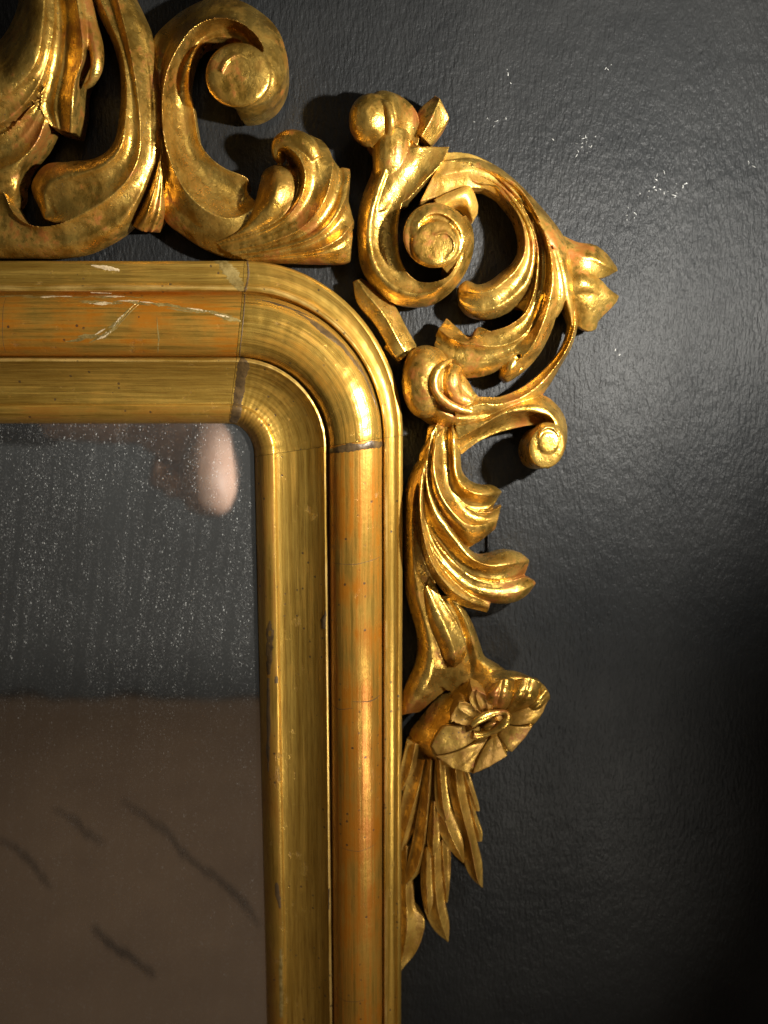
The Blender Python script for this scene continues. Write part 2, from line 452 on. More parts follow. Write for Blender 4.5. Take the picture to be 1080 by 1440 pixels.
# moulding profile: (x at the stile, y at the top rail, height, group) from outside to glass
prof = []
def seg(x0, y0, h0, x1, y1, h1, n, g, bulge=0.0, round_=False):
    for i in range(n):
        t = i/n
        if round_:
            a = math.pi*t; tt = (1-math.cos(a))/2
            prof.append((x0+(x1-x0)*tt, y0+(y1-y0)*tt, h0+(h1-h0)*tt+bulge*math.sin(a), g))
        else:
            prof.append((x0+(x1-x0)*t, y0+(y1-y0)*t, h0+(h1-h0)*t+bulge*4*t*(1-t), g))
seg(564, 369, 4, 566.5, 367, 44, 3, 'rail')
seg(566.5, 367, 44, 561, 373, 49, 3, 'rail', 1.0)
seg(561, 373, 49, 545, 401, 52, 8, 'rail', -4.0)
seg(545, 401, 52, 539.5, 410, 53, 6, 'fillet', 5.0, True)
seg(539.5, 410, 53, 538, 414, 46, 3, 'bead')
seg(538, 414, 46, 461, 502, 48, 22, 'bead', 33.0, True)
seg(461, 502, 48, 459.5, 504, 56, 2, 'rail')
seg(459.5, 504, 56, 455, 509, 58, 4, 'fillet', 1.5, True)
seg(455, 509, 58, 389, 568, 36, 16, 'rail', -10.0)
seg(389, 568, 36, 384, 572, 42, 3, 'rail', 1.5)
seg(384, 572, 42, 357, 596, 24, 10, 'lip', 6.5)
prof.append((357, 597, 18, 'lip'))
NP_ = len(prof)
def arc_of(k):
    """start x, end y of the corner bend of profile line k, by how far out it lies"""
    x, y, h, g = prof[k]
    f = (x-357)/(566.5-357)
    return (322+f*22, 642-f*30)
BOT = -0.62; LEFT = -0.42
def path(k, s):
    """point on profile line k; s in [0,1] top rail, [1,2] bend, [2,3] stile"""
    x, y, h, g = prof[k]; xs, ye = arc_of(k)
    A = P(xs, y, h); B = P(x, ye, h)
    if s <= 1: return Vector((LEFT+(A.x-LEFT)*s, A.y, A.z))
    if s <= 2:
        a = (s-1)*math.pi/2
        return Vector((A.x+(B.x-A.x)*math.sin(a), A.y, B.z+(A.z-B.z)*math.cos(a)))
    return Vector((B.x, A.y, B.z+(BOT-B.z)*(s-2)))
tpos = [0.0]
for k in range(1, NP_): tpos.append(tpos[-1]+(path(k, 0.5)-path(k-1, 0.5)).length)
SV = [0.0]
def svals(a, b, n): return [a+(b-a)*i/(n-1) for i in range(n)]
groups = ['rail', 'bead', 'lip', 'fillet']
def wob(k, s, d=0.5):
    """hand-planed unevenness"""
    x = s*9.0
    return d*U*(0.5*math.sin(x*2.1+k*0.13)+0.5*math.sin(x*5.3+k*0.31+1)+0.3*math.sin(x*11.7-k*0.5))
def frame_piece(name, s0, s1, n, mats):
    bm = bmesh.new(); uvl = bm.loops.layers.uv.new('UVMap')
    ss = svals(s0, s1, n)
    vs = []; uu = []; acc = 0; last = None
    for s in ss:
        row = []
        c = path(30, s)
        if last is not None: acc += (c-last).length
        last = c; uu.append(acc+s0*3.1)
        for k in range(NP_):
            q = path(k, s)
            if k > 1: q = q+Vector((0, wob(k, s), 0))
            row.append(bm.verts.new(q))
        b1 = path(NP_-1, s); b0 = path(0, s)
        row.append(bm.verts.new(Vector((b1.x, -3*U, b1.z)))); row.append(bm.verts.new(Vector((b0.x, -3*U, b0.z))))
        vs.append(row)
    K = NP_+2
    for i in range(n-1):
        for j in range(K):
            j2 = (j+1) % K
            f = bm.faces.new((vs[i][j], vs[i+1][j], vs[i+1][j2], vs[i][j2]))
            g = prof[j][3] if j < NP_ else 'rail'
            f.material_index = groups.index(g)
            tj = tpos[j] if j < NP_ else 0; tj2 = tpos[j2] if j2 < NP_ else tj
            for lp, (a, t) in zip(f.loops, ((i, tj), (i+1, tj), (i+1, tj2), (i, tj2))): lp[uvl].uv = (uu[a], t)
    bm.faces.new(vs[0]); bm.faces.new(list(reversed(vs[-1])))
    bmesh.ops.recalc_face_normals(bm, faces=bm.faces[:])
    me = bpy.data.meshes.new(name); bm.to_mesh(me); bm.free()
    o = link(name, me, mats, mirror)
    e = o.modifiers.new('edges', 'EDGE_SPLIT'); e.split_angle = R(50)
    return o
rail_top = frame_piece('top_rail', 0, 0.9992, 60, [M['rail'], M['bead'], M['lip'], M['fillet']])
corner = frame_piece('corner_piece', 1.0, 2.0, 70, [M['rail'], M['bead_corner'], M['lip'], M['fillet']])
stile = frame_piece('side_stile', 2.0004, 3.0, 90, [M['rail'], M['bead'], M['lip'], M['fillet']])

def s_of(px=None, py=None, k=30):
    """s on the top rail at pixel px, or on the stile at pixel py"""
    h = prof[k][2]
    if px is not None:
        A = path(k, 1.0).x; return (P(px, prof[k][1], h).x-LEFT)/(A-LEFT)
    B = path(k, 2.0).z; return 2+(P(prof[k][0], py, h).z-B)/(BOT-B)
def k_of(x=None, y=None):
    if x is not None: return min(range(NP_), key=lambda k: abs(prof[k][0]-x))
    return min(range(NP_), key=lambda k: abs(prof[k][1]-y))
def surf(k, s, lift):
    k = min(max(k, 0), NP_-1.001); i = int(k); f = k-i
    q = path(i, s).lerp(path(i+1, s), f)
    a = path(max(i-1, 0), s); b = path(min(i+2, NP_-1), s)
    e = 0.004; t = path(i, s+e)-path(i, s-e)
    n = t.cross(b-a)
    n = n.normalized() if n.length > 1e-12 else Vector((0, -1, 0))
    if n.y > 0: n = -n
    return q+Vector((0, wob(i, s), 0))+n*lift*U
def patch(name, material, parent, line, lift=0.7, nn=None, jit=0.3):
    """a thin irregular layer lying on the moulding; line: (k, s, half width in s or k-direction)"""
    bm = bmesh.new(); prev = None
    pts = line
    dense = []
    for (k0, s0, w0), (k1, s1, w1) in zip(pts, pts[1:]):
        m_ = nn or max(4, int(abs(k1-k0)*2)+3)
        for i in range(m_):
            t = i/m_; dense.append((k0+(k1-k0)*t, s0+(s1-s0)*t, w0+(w1-w0)*t))
    dense.append(pts[-1])
    along_k = max(p[2] for p in pts) < 0.18
    for k, s, w_ in dense:
        a = w_*random.uniform(1-jit, 1+jit); b = w_*random.uniform(1-jit, 1+jit)
        l2 = lift*random.uniform(1-jit, 1+jit)
        if along_k: row = [surf(k, s-a, 0.05), surf(k, s-a*0.6, l2), surf(k, s+b*0.6, l2), surf(k, s+b, 0.05)]
        else: row = [surf(k-a, s, 0.05), surf(k-a*0.6, s, l2), surf(k+b*0.6, s, l2), surf(k+b, s, 0.05)]
        row = [bm.verts.new(q) for q in row]
        if prev:
            for j in range(3): bm.faces.new((prev[j], prev[j+1], row[j+1], row[j]))
        prev = row
    bmesh.ops.recalc_face_normals(bm, faces=bm.faces[:])
    me = bpy.data.meshes.new(name); bm.to_mesh(me); bm.free()
    return link(name, me, material, parent)

DS = 1/ (path(30, 1).x-LEFT) * U           # one u along the top rail, in s
DV = 1/ (path(30, 2).z-BOT) * U            # one u along the stile
kB0, kB1 = k_of(x=538), k_of(x=461)        # bead
kR = k_of(x=455); kC1 = k_of(x=384); kL1 = NP_-1
# dark filler where the top rail meets the corner
patch('joint_filler', M['putty'], corner, [(kR-7, 1.035, 0.006), (kR-3, 1.045, 0.022), (kR+2, 1.060, 0.05), (kR+6, 1.058, 0.043), (kR+11, 1.072, 0.06), (kR+15, 1.078, 0.055), (kC1+1, 1.10, 0.08), (kC1+5, 1.11, 0.10), (kL1-1, 1.10, 0.085)], 0.5, None, 0.12)
patch('joint_filler', M['putty'], stile, [(kB0+1, 2.0+7*DV, 3.0*DV), (kB0+4, 2.0+8*DV, 4.5*DV), (kB0+7, 2.0+6*DV, 5.2*DV), (kB0+9, 2.0+7.5*DV, 4.0*DV), (kB0+13, 2.0+6*DV, 5.6*DV), (kB0+17, 2.0+7*DV, 3.6*DV), (kB1, 2.0+8*DV, 2.6*DV)], 0.7, None, 0.16)
patch('joint_crack', M['hair'], corner, [(2, 1.01, 0.004), (10, 1.02, 0.004), (20, 1.01, 0.006)], 0.3)
patch('joint_crack', M['hair'], corner, [(kB0, 1.01, 0.003), (kB0+10, 1.016, 0.003), (kB1, 1.02, 0.004)], 0.3)
patch('stain', M['patina'], rail_top, [(3, s_of(px=305), 8*DS), (8, s_of(px=318), 10*DS), (13, s_of(px=330), 9*DS), (19, s_of(px=338), 4*DS)], 0.3)
# worn dark channel along the outer quirk of the corner
for a_, b_, k_, w_ in ((1.06, 1.34, 3.6, 0.5), (1.26, 1.60, 4.4, 0.9), (1.42, 1.70, 4.0, 0.8), (1.62, 1.86, 3.2, 0.5), (1.34, 1.50, 5.2, 0.5)):
    patch('worn_quirk', M['putty'], corner, [(kB0+k_, a_, 0.1), (kB0+k_+0.3, a_*0.6+b_*0.4, w_), (kB0+k_+0.2, a_*0.3+b_*0.7, w_*0.8), (kB0+k_-0.3, b_, 0.1)], 0.35, 9)
# olive scars on the top rail's bead
def scar(pts, pieces, spread):
    """a scraped place: several overlapping slivers along a line of (k, pixel)"""
    for i in range(pieces):
        t = (i+random.uniform(0, 0.8))/pieces*(len(pts)-1); a = min(int(t), len(pts)-2); f = t-a
        k_ = pts[a][0]+(pts[a+1][0]-pts[a][0])*f+random.uniform(-spread, spread)
        x_ = pts[a][1]+(pts[a+1][1]-pts[a][1])*f
        sl = (pts[a+1][0]-pts[a][0])/(pts[a+1][1]-pts[a][1]+1e-6)
        h_ = random.uniform(7, 20); w_ = random.uniform(0.2, 0.65)
        patch('scar', M['chip'] if random.random() < 0.22 else M['patina'], rail_top,
              [(k_-h_*sl, s_of(px=x_-h_), 0.08), (k_, s_of(px=x_), w_), (k_+h_*sl, s_of(px=x_+h_), 0.08)], 0.22, 7)
scar([(kB0+5, 110), (kB0+5, 180), (kB0+6.5, 240), (kB0+8, 290), (kB0+9.4, 332)], 26, 0.6)
scar([(kB0+14, 105), (kB0+13.3, 140), (kB0+11, 165), (kB0+7.5, 182)], 15, 0.8)
scar([(kB0+2, -40), (kB0+2.5, 40), (kB0+2.5, 120), (kB0+3, 200)], 16, 0.5)
patch('chip', M['chip'], rail_top, [(6, s_of(px=120), 0.3), (7, s_of(px=140), 0.9), (8, s_of(px=160), 0.5)], 0.4, 8)
patch('chip', M['chip'], rail_top, [(kB0-2, s_of(px=120), 0.2), (kB0-1.4, s_of(px=135), 0.6), (kB0-1, s_of(px=150), 0.2)], 0.5, 8)
for py, a_, b_, w_ in ((787, 3, 19, 0.35), (983, 2, 12, 0.8), (991, 12, 20, 0.6), (1190, 5, 16, 0.3), (1402, 9, 21, 0.4)):   # hairlines on the stile's bead
    s_ = s_of(py=py)
    patch('hairline', M['hair'], stile, [(kB0+a_, s_, 0.2*DV), (kB0+(a_+b_)/2, s_+3*DV, w_*DV), (kB0+b_, s_-1*DV, 0.2*DV)], 0.12)
for px, a_, b_, w_ in ((4, 2, 18, 0.3), (224, 9, 19, 1.1)):
    s_ = s_of(px=px)
    patch('hairline', M['hair'] if px < 100 else M['patina'], rail_top, [(kB0+a_, s_-2*DS, 0.2*DS), (kB0+(a_+b_)/2, s_+2*DS, w_*DS), (kB0+b_, s_, 0.2*DS)], 0.1)
# dark losses on the stile's lip and ridge
patch('loss', M['putty'], stile, [(kC1+3.5, s_of(py=865), 0.5), (kC1+3.5, s_of(py=880), 1.8), (kC1+4, s_of(py=920), 1.6), (kC1+4.5, s_of(py=945), 0.7)], 0.3, 8)
patch('loss', M['hair'], stile, [(kC1+4.8, s_of(py=950), 0.6), (kC1+5.2, s_of(py=1000), 1.0), (kC1+5.6, s_of(py=1060), 0.9), (kC1+5.8, s_of(py=1090), 0.2)], 0.3, 8)
patch('loss', M['hair'], stile, [(kC1+0.5, s_of(py=948), 0.8), (kC1+0.5, s_of(py=958), 1.3)], 0.4, 4)
patch('loss', M['hair'], stile, [(kR-1, s_of(py=855), 0.6), (kR, s_of(py=865), 1.5), (kR+0.5, s_of(py=882), 0.8)], 0.4, 4)
patch('loss', M['hair'], stile, [(kC1+2.5, s_of(py=1252), 0.8), (kC1+2, s_of(py=1270), 1.5), (kC1+0.8, s_of(py=1290), 0.6)], 0.4, 4)
patch('loss', M['hair'], stile, [(kR-1.5, s_of(py=1255), 0.8), (kR-1, s_of(py=1285), 0.6)], 0.4, 4)
patch('loss', M['patina'], stile, [(kC1+1, s_of(py=1350), 0.6), (kC1+1, s_of(py=1380), 1.1), (kC1+1.2, s_of(py=1450), 1.0)], 0.4, 8)

# glass
gm = bmesh.new()
loop = [path(NP_-1, s) for s in svals(0, 1, 3)+svals(1.05, 2, 16)+svals(2.2, 3, 4)]
loop.append(Vector((LEFT, 0, BOT)))
c_ = Vector((0, 0, 0))
out = []
mid = Vector((LEFT+0.1, 0, BOT+0.1))
for q in loop:
    d = (q-mid); d.y = 0
    out.append(gm.verts.new(Vector((q.x, -GLASS_H*U, q.z))+d.normalized()*0.001))
gm.faces.new(out)
bmesh.ops.recalc_face_normals(gm, faces=gm.faces[:])
if gm.faces[:][0].normal.y > 0: bmesh.ops.reverse_faces(gm, faces=gm.faces[:])
me = bpy.data.meshes.new('mirror_glass'); gm.to_mesh(me); gm.free()
link('mirror_glass', me, M['glass'], mirror, False)

# ---- block let in behind the corner
c = Carve()
c.loft([[(496, 396, 30), (502, 425, 30), (526, 455, 32), (553, 499, 34), (561, 510, 30)],
        [(503, 393, 34), (515, 412, 40), (538, 440, 42), (560, 478, 40), (572, 498, 34)],
        [(508, 391, 22), (530, 404, 24), (556, 431, 24), (571, 459, 24), (586, 486, 22)]], [0, 0], hb=2)
c.loft([[(540, 488, 28), (561, 511, 28)], [(550, 476, 34), (573, 499, 34)], [(560, 464, 26), (586, 487, 26)]], [3, 3], n=12, hb=2)
c.build('corner_bracket', M['gold_red'], mirror)

# =================================================================== crest carving
c = Carve()
# descending stem with rolled inner edge, curling left into a lobe
ridge = [(157, -30, 70), (176, 40, 74), (190, 110, 76), (197, 175, 76), (195, 219, 74), (179, 253, 72), (148, 282, 70), (111, 303, 66), (80, 313, 58), (64, 309, 48)]
c.loft([[(116, -30, 40), (138, 20, 42), (160, 66, 46), (169, 106, 48), (168, 160, 50), (158, 203, 54), (137, 221, 54), (98, 227, 50), (63, 232, 44), (44, 262, 36), (55, 292, 36), (61, 306, 40)],
        [(128, -30, 62), (150, 20, 66), (170, 70, 70), (178, 116, 74), (177, 165, 80), (169, 208, 84), (148, 232, 80), (108, 246, 78), (77, 254, 72), (64, 272, 62), (66, 292, 52), (62, 307, 44)],
        ridge], [6, -7], n=90)
# outer slope of the stem and the band running left along the frame
c.loft([ridge[:6]+[(148, 282, 70), (111, 303, 66), (71, 317, 62), (40, 315, 58), (18, 298, 56), (5, 270, 54), (-20, 240, 50)],
        [(168, -30, 58), (196, 30, 60), (208, 100, 60), (212, 170, 60), (210, 230, 58), (190, 285, 56), (160, 312, 54), (118, 334, 54), (75, 342, 52), (40, 340, 50), (5, 332, 48), (-20, 325, 46)],
        [(178, -30, 34), (213, 48, 46), (223, 92, 48), (229, 158, 50), (228, 211, 46), (207, 278, 36), (183, 321, 32), (148, 345, 32), (116, 358, 32), (79, 362, 32), (30, 362, 32), (-20, 362, 32)]],
       [-3, 4], n=90)
crest = c.build('crest_carving', M['gold'], mirror)

c = Carve()   # big acanthus leaf at the far left
c.loft([[(30, -30, 40), (24, 10, 44), (10, 42, 44), (-10, 66, 44), (-30, 80, 44)],
        [(44, -30, 72), (40, 20, 76), (28, 62, 78), (5, 92, 76), (-30, 112, 74)],
        [(64, -30, 82), (61, 30, 86), (52, 84, 88), (28, 118, 84), (-30, 158, 80)],
        [(74, -30, 70), (76, 30, 74), (68, 80, 76), (52, 122, 74), (20, 160, 70), (-30, 190, 66)]], [4, 5, -3], n=60)
c.loft([[(72, -30, 62), (76, 30, 70), (69, 82, 74), (60, 118, 70), (56, 150, 62), (70, 176, 52)],
        [(88, -30, 66), (93, 30, 68), (88, 85, 66), (80, 125, 62), (76, 155, 58), (82, 182, 50)],
        [(103, -30, 78), (112, 30, 82), (116, 80, 84), (105, 118, 76), (100, 150, 72), (97, 187, 56)],
        [(114, -30, 58), (127, 32, 62), (122, 80, 62), (110, 114, 60), (109, 150, 58), (108, 188, 46)]], [-4, -5, 4], n=60)
c.tube([(112, -30, 60, 7), (126, 30, 62, 9), (135, 66, 64, 9), (136, 95, 66, 9), (128, 116, 62, 7), (120, 122, 58, 3)], flat=1.2)
c.loft([[(58, 128, 66), (38, 154, 66), (5, 186, 64), (-30, 200, 60)],
        [(60, 145, 58), (42, 180, 56), (15, 205, 54), (-30, 222, 52)],
        [(64, 165, 56), (52, 198, 60), (28, 225, 62), (-30, 250, 58)],
        [(72, 187, 36), (60, 208, 38), (35, 238, 40), (24, 262, 42), (-10, 285, 40)]], [-3, -4, 4], n=50)
c.loft([[(20, 225, 56), (0, 240, 56), (-30, 250, 52)], [(28, 250, 50), (14, 262, 54), (-30, 280, 52)], [(27, 262, 38), (27, 280, 38), (17, 294, 36), (0, 272, 36), (-30, 262, 36)]], [2, 3], n=30)
c.loft([[(80, 60, 50), (60, 110, 54), (30, 150, 54), (-30, 190, 54)], [(90, 90, 50), (66, 140, 56), (36, 178, 56), (-30, 205, 54)], [(96, 120, 44), (72, 170, 46), (50, 200, 46), (-30, 240, 46)]], [2, 2], n=40)
c.build('acanthus_leaf', M['gold'], crest)

c = Carve()   # C-scroll with its eye
rim = [(356, 98, 84), (369, 84, 82), (370, 65, 80), (357, 44, 78), (333, 29, 76), (310, 24, 76), (286, 29, 76), (268, 41, 76), (253, 62, 76), (238, 92, 74), (230, 124, 74), (228, 163, 72), (231, 196, 72), (239, 225, 70), (254, 258, 70), (272, 281, 68), (297, 300, 66), (320, 307, 62), (342, 302, 58), (360, 288, 56)]
outer = [(330, 152, 78), (352, 150, 78), (380, 138, 72), (399, 112, 64), (403, 80, 54), (390, 40, 46), (360, 12, 40), (330, -2, 40), (300, -4, 40), (268, 8, 38), (238, 29, 36), (215, 56, 46), (215, 100, 48), (219, 150, 50), (222, 200, 48), (227, 262, 44), (232, 310, 34), (256, 330, 32), (285, 349, 32), (320, 362, 32), (352, 366, 32)]
c.loft([outer, [(325, 140, 86), (345, 138, 86), (368, 124, 84), (384, 104, 80), (388, 78, 74), (376, 46, 68), (350, 24, 62), (328, 14, 60), (303, 12, 60), (276, 20, 58), (250, 42, 56), (233, 72, 54), (226, 112, 52), (226, 155, 50), (229, 200, 50), (236, 258, 50), (246, 290, 50), (270, 312, 50), (298, 330, 50), (330, 338, 50), (358, 330, 48)], rim], [2, 2], n=110, m=5)
inner = [(338, 100, 44), (352, 84, 46), (350, 66, 48), (336, 56, 48), (318, 52, 48), (298, 54, 46), (282, 64, 44), (272, 80, 44), (267, 100, 44), (266, 126, 42), (272, 150, 40), (276, 175, 40), (281, 200, 42), (295, 220, 44), (316, 236, 46), (338, 245, 46), (349, 252, 44), (347, 265, 42), (351, 275, 40), (358, 282, 42)]
c.loft([rim, inner], [-13], n=110, m=9)
# eye of the scroll
c.dome(335, 106, 46, 46, 80, 88, power=0.16, hb=30, lean=(3, -2))
c.loft([[(300, 92, 82), (312, 70, 80), (335, 60, 78), (356, 70, 78), (362, 92, 82)], [(312, 100, 92), (322, 84, 91), (337, 78, 90), (350, 86, 88), (354, 98, 88)]], [1], n=40, hb=50)
c.build('scroll', M['gold'], crest)

c = Carve()   # fluted leaf ending the C-scroll
c.loft([[(296, 346, 38), (340, 318, 50), (357, 288, 54), (364, 262, 48), (370, 242, 46), (380, 234, 46), (392, 231, 46)],
        [(300, 342, 46), (352, 318, 66), (378, 294, 78), (388, 268, 82), (394, 250, 76), (398, 240, 66), (400, 233, 54)],
        [(312, 340, 46), (362, 326, 56), (402, 304, 60), (422, 275, 58), (426, 252, 52), (420, 238, 48), (412, 232, 46)]], [6, 4], n=50)
c.loft([[(304, 340, 40), (360, 322, 50), (398, 300, 54), (416, 272, 54), (420, 246, 56), (412, 226, 58), (400, 216, 54), (392, 212, 48)],
        [(306, 345, 46), (365, 328, 62), (404, 306, 70), (425, 273, 78), (429, 243, 82), (420, 220, 82), (406, 208, 76), (391, 209, 58)],
        [(310, 350, 44), (370, 336, 60), (416, 313, 66), (440, 280, 68), (448, 244, 70), (440, 210, 72), (424, 194, 66), (404, 192, 54)],
        [(316, 354, 44), (378, 341, 60), (428, 318, 72), (455, 284, 78), (466, 250, 74), (468, 224, 62), (455, 199, 46), (436, 189, 44)],
        [(322, 356, 42), (384, 345, 54), (438, 326, 62), (466, 296, 62), (478, 266, 56), (482, 248, 48), (480, 240, 44), (474, 232, 40)],
        [(328, 360, 42), (390, 350, 58), (444, 333, 70), (472, 306, 70), (487, 276, 60), (491, 256, 52), (493, 246, 46), (492, 237, 40)],
        [(334, 362, 40), (394, 353, 52), (448, 340, 58), (474, 322, 58), (486, 302, 52), (489, 291, 46), (490, 285, 42), (490, 281, 40)],
        [(340, 364, 40), (398, 358, 56), (452, 349, 68), (480, 333, 64), (493, 318, 54), (497, 314, 48), (498, 312, 44), (498, 311, 40)],
        [(346, 366, 38), (402, 363, 50), (454, 357, 58), (480, 348, 56), (493, 338, 48), (496, 334, 44), (496, 330, 42), (498, 322, 40)],
        [(352, 368, 32), (404, 369, 36), (452, 370, 38), (480, 370, 38), (488, 368, 38), (492, 366, 38), (493, 360, 38), (494, 352, 38)]],
       [3, -3, -2, -3, 2, -3, -2, -3, 2], n=80)
c.tube([(398, 228, 44, 5), (391, 218, 50, 9), (394, 204, 56, 13), (410, 199, 62, 14), (430, 206, 66, 13), (444, 226, 66, 9)], flat=1.0)
c.build('leaf', M['gold'], crest)

c = Carve()   # husk between the two scrolls
c.loft([[(227, 205, 40), (210, 262, 44), (194, 300, 44), (186, 318, 38)],
        [(227, 215, 58), (219, 262, 62), (208, 300, 60), (200, 326, 42)],
        [(228, 220, 56), (227, 262, 56), (221, 300, 52), (210, 330, 40)],
        [(229, 215, 44), (232, 268, 42), (232, 298, 40), (221, 322, 36)]], [4, -3, 3], n=40)
c.build('husk', M['gold_red'], crest)

# =================================================================== side carving
c = Carve()   # main fluted acanthus, the stem of the side carving
r_out = [(622, 218, 40), (662, 217, 40), (695, 231, 40), (720, 249, 40), (745, 273, 40), (770, 301, 40), (789, 326, 42), (802, 350, 42), (809, 380, 44), (812, 410, 44), (811, 440, 44), (806, 470, 44)]
r_a = [(622, 228, 56), (660, 230, 58), (690, 244, 62), (716, 264, 66), (740, 291, 68), (762, 322, 70), (779, 350, 70), (789, 380, 70), (794, 410, 68), (797, 428, 62), (803, 450, 54), (805, 470, 48)]
c.loft([r_out, r_a], [7], n=80)
r_b = [(640, 232, 58), (675, 234, 60), (702, 244, 68), (725, 257, 72), (747, 286, 78), (764, 320, 84), (774, 355, 88), (777, 385, 90), (774, 415, 90), (764, 452, 86), (750, 484, 80), (736, 500, 70), (714, 514, 58)]
r_v = [(640, 236, 56), (680, 240, 58), (706, 254, 62), (732, 276, 64), (756, 312, 68), (774, 345, 70), (783, 380, 72), (786, 412, 70), (781, 442, 64), (770, 470, 58), (757, 496, 52), (742, 510, 48), (722, 524, 46)]
c.loft([r_v, r_b], [3], n=80)
c.loft([[(782, 350, 70), (791, 385, 70), (795, 414, 68), (792, 432, 60), (784, 446, 54)], [(770, 350, 66), (780, 385, 68), (782, 412, 66), (778, 436, 62), (772, 452, 56)]], [4], n=40)
c.loft([[(770, 440, 66), (765, 465, 62), (756, 488, 58), (745, 503, 54), (733, 520, 48), (713, 537, 42)],
        [(785, 436, 50), (777, 462, 46), (765, 488, 42), (753, 506, 38), (735, 524, 38), (716, 537, 38)]], [3], n=40)
r_c = [(640, 240, 54), (682, 246, 56), (710, 262, 60), (732, 286, 66), (748, 318, 70), (756, 350, 72), (755, 385, 72), (749, 416, 72), (738, 440, 72), (718, 456, 70), (696, 464, 64), (676, 468, 54)]
c.loft([r_b[:-1], [(640, 238, 52), (684, 243, 54), (714, 262, 54), (740, 290, 58), (757, 322, 60), (766, 355, 62), (766, 387, 62), (760, 420, 62), (748, 452, 60), (730, 474, 58), (706, 484, 54), (680, 490, 50)], r_c], [-4, -3], n=80)
c.loft([[(640, 226, 44), (680, 232, 46), (712, 250, 48), (740, 278, 50), (768, 312, 52), (788, 348, 54), (797, 385, 54), (798, 420, 52), (790, 436, 50)],
        [(640, 236, 50), (684, 248, 52), (710, 266, 54), (734, 292, 58), (752, 322, 62), (764, 355, 64), (768, 390, 64), (766, 425, 62), (758, 450, 58)],
        [(640, 244, 44), (680, 262, 46), (704, 277, 48), (722, 298, 50), (733, 322, 52), (737, 348, 52), (734, 384, 50), (726, 410, 46), (722, 430, 46)]], [2, 2], n=60)
# lobe 2 sweeping down-left
c.loft([[(757, 400, 66), (748, 425, 66), (736, 446, 66), (716, 460, 66), (694, 466, 62), (672, 460, 48), (660, 474, 42), (645, 462, 40), (628, 447, 36)],
        [(765, 415, 70), (754, 445, 70), (738, 470, 68), (714, 484, 66), (690, 487, 64), (668, 484, 62), (650, 482, 58), (632, 474, 54), (616, 462, 40)],
        [(762, 440, 72), (750, 470, 70), (734, 490, 68), (712, 502, 64), (690, 508, 60), (668, 508, 56), (648, 502, 52), (630, 492, 48), (609, 478, 38)],
        [(755, 460, 66), (742, 488, 60), (722, 504, 54), (708, 516, 46), (690, 526, 42), (668, 531, 40), (646, 530, 40), (630, 520, 40), (612, 494, 38)]], [-3, -4, 4], n=60)
# little tongue
c.loft([[(722, 496, 58), (708, 515, 54), (703, 528, 46), (710, 537, 40)], [(728, 502, 62), (718, 520, 64), (712, 532, 50), (712, 538, 40)], [(738, 504, 54), (731, 520, 52), (720, 532, 44), (713, 538, 40)]], [2, 2], n=24)
# lobe 1, inner, curling to a rounded end
c.loft([[(640, 246, 48), (665, 261, 46), (690, 265, 46), (706, 280, 48), (722, 299, 48), (731, 322, 50), (731, 348, 50), (720, 370, 50), (704, 383, 48), (690, 394, 46), (672, 400, 44), (656, 394, 38), (645, 402, 34)],
        [(640, 244, 54), (672, 254, 54), (697, 262, 56), (714, 278, 60), (729, 301, 64), (738, 326, 68), (738, 354, 72), (727, 378, 72), (710, 395, 70), (692, 408, 68), (674, 413, 64), (658, 412, 56), (645, 412, 42)],
        [(640, 242, 54), (680, 250, 58), (704, 262, 60), (722, 283, 64), (738, 310, 66), (747, 340, 68), (746, 372, 68), (736, 398, 66), (718, 418, 64), (698, 430, 62), (676, 434, 58), (658, 430, 50), (645, 420, 40)],
        [(640, 240, 52), (684, 246, 54), (710, 264, 56), (732, 288, 58), (748, 320, 60), (755, 350, 60), (752, 388, 54), (743, 415, 46), (725, 433, 42), (702, 445, 40), (678, 449, 38), (658, 443, 38), (647, 430, 36)]],
       [3, -3, 5], n=70)
side = c.build('side_carving', M['gold'], mirror)

c = Carve()   # volute body with bud
c.loft([[(530, 190, 40), (525, 215, 34), (523, 240, 32), (513, 266, 32), (505, 293, 32), (502, 321, 32), (503, 348, 32), (507, 373, 32), (517, 394, 32), (533, 412, 32), (551, 425, 34), (576, 431, 36), (604, 429, 38), (627, 416, 40), (645, 398, 42), (659, 375, 46), (666, 350, 50), (665, 322, 56), (655, 302, 62)],
        [(548, 190, 60), (546, 216, 62), (542, 240, 62), (533, 268, 60), (525, 295, 58), (521, 322, 58), (522, 346, 58), (528, 368, 58), (538, 386, 58), (552, 400, 60), (570, 410, 62), (590, 413, 64), (612, 408, 68), (630, 396, 72), (643, 380, 76), (651, 360, 80), (652, 340, 84), (646, 322, 88), (632, 312, 90)],
        [(580, 196, 60), (596, 214, 56), (584, 240, 54), (572, 268, 54), (564, 292, 54), (560, 316, 54), (560, 340, 54), (562, 358, 54), (567, 372, 54), (574, 384, 56), (586, 394, 56), (602, 397, 64), (618, 394, 70), (632, 386, 76), (641, 372, 80), (646, 356, 84), (645, 340, 88), (640, 328, 90), (628, 320, 92)]],
       [7, -7], n=110)
# flaring leaf tip of the body
c.loft([[(530, 208, 44), (536, 236, 54), (534, 266, 56), (526, 298, 54)], [(590, 206, 58), (578, 235, 58), (562, 264, 54), (544, 296, 48)], [(632, 206, 54), (623, 227, 61), (601, 251, 63), (574, 280, 58)]], [3, -3], n=40)
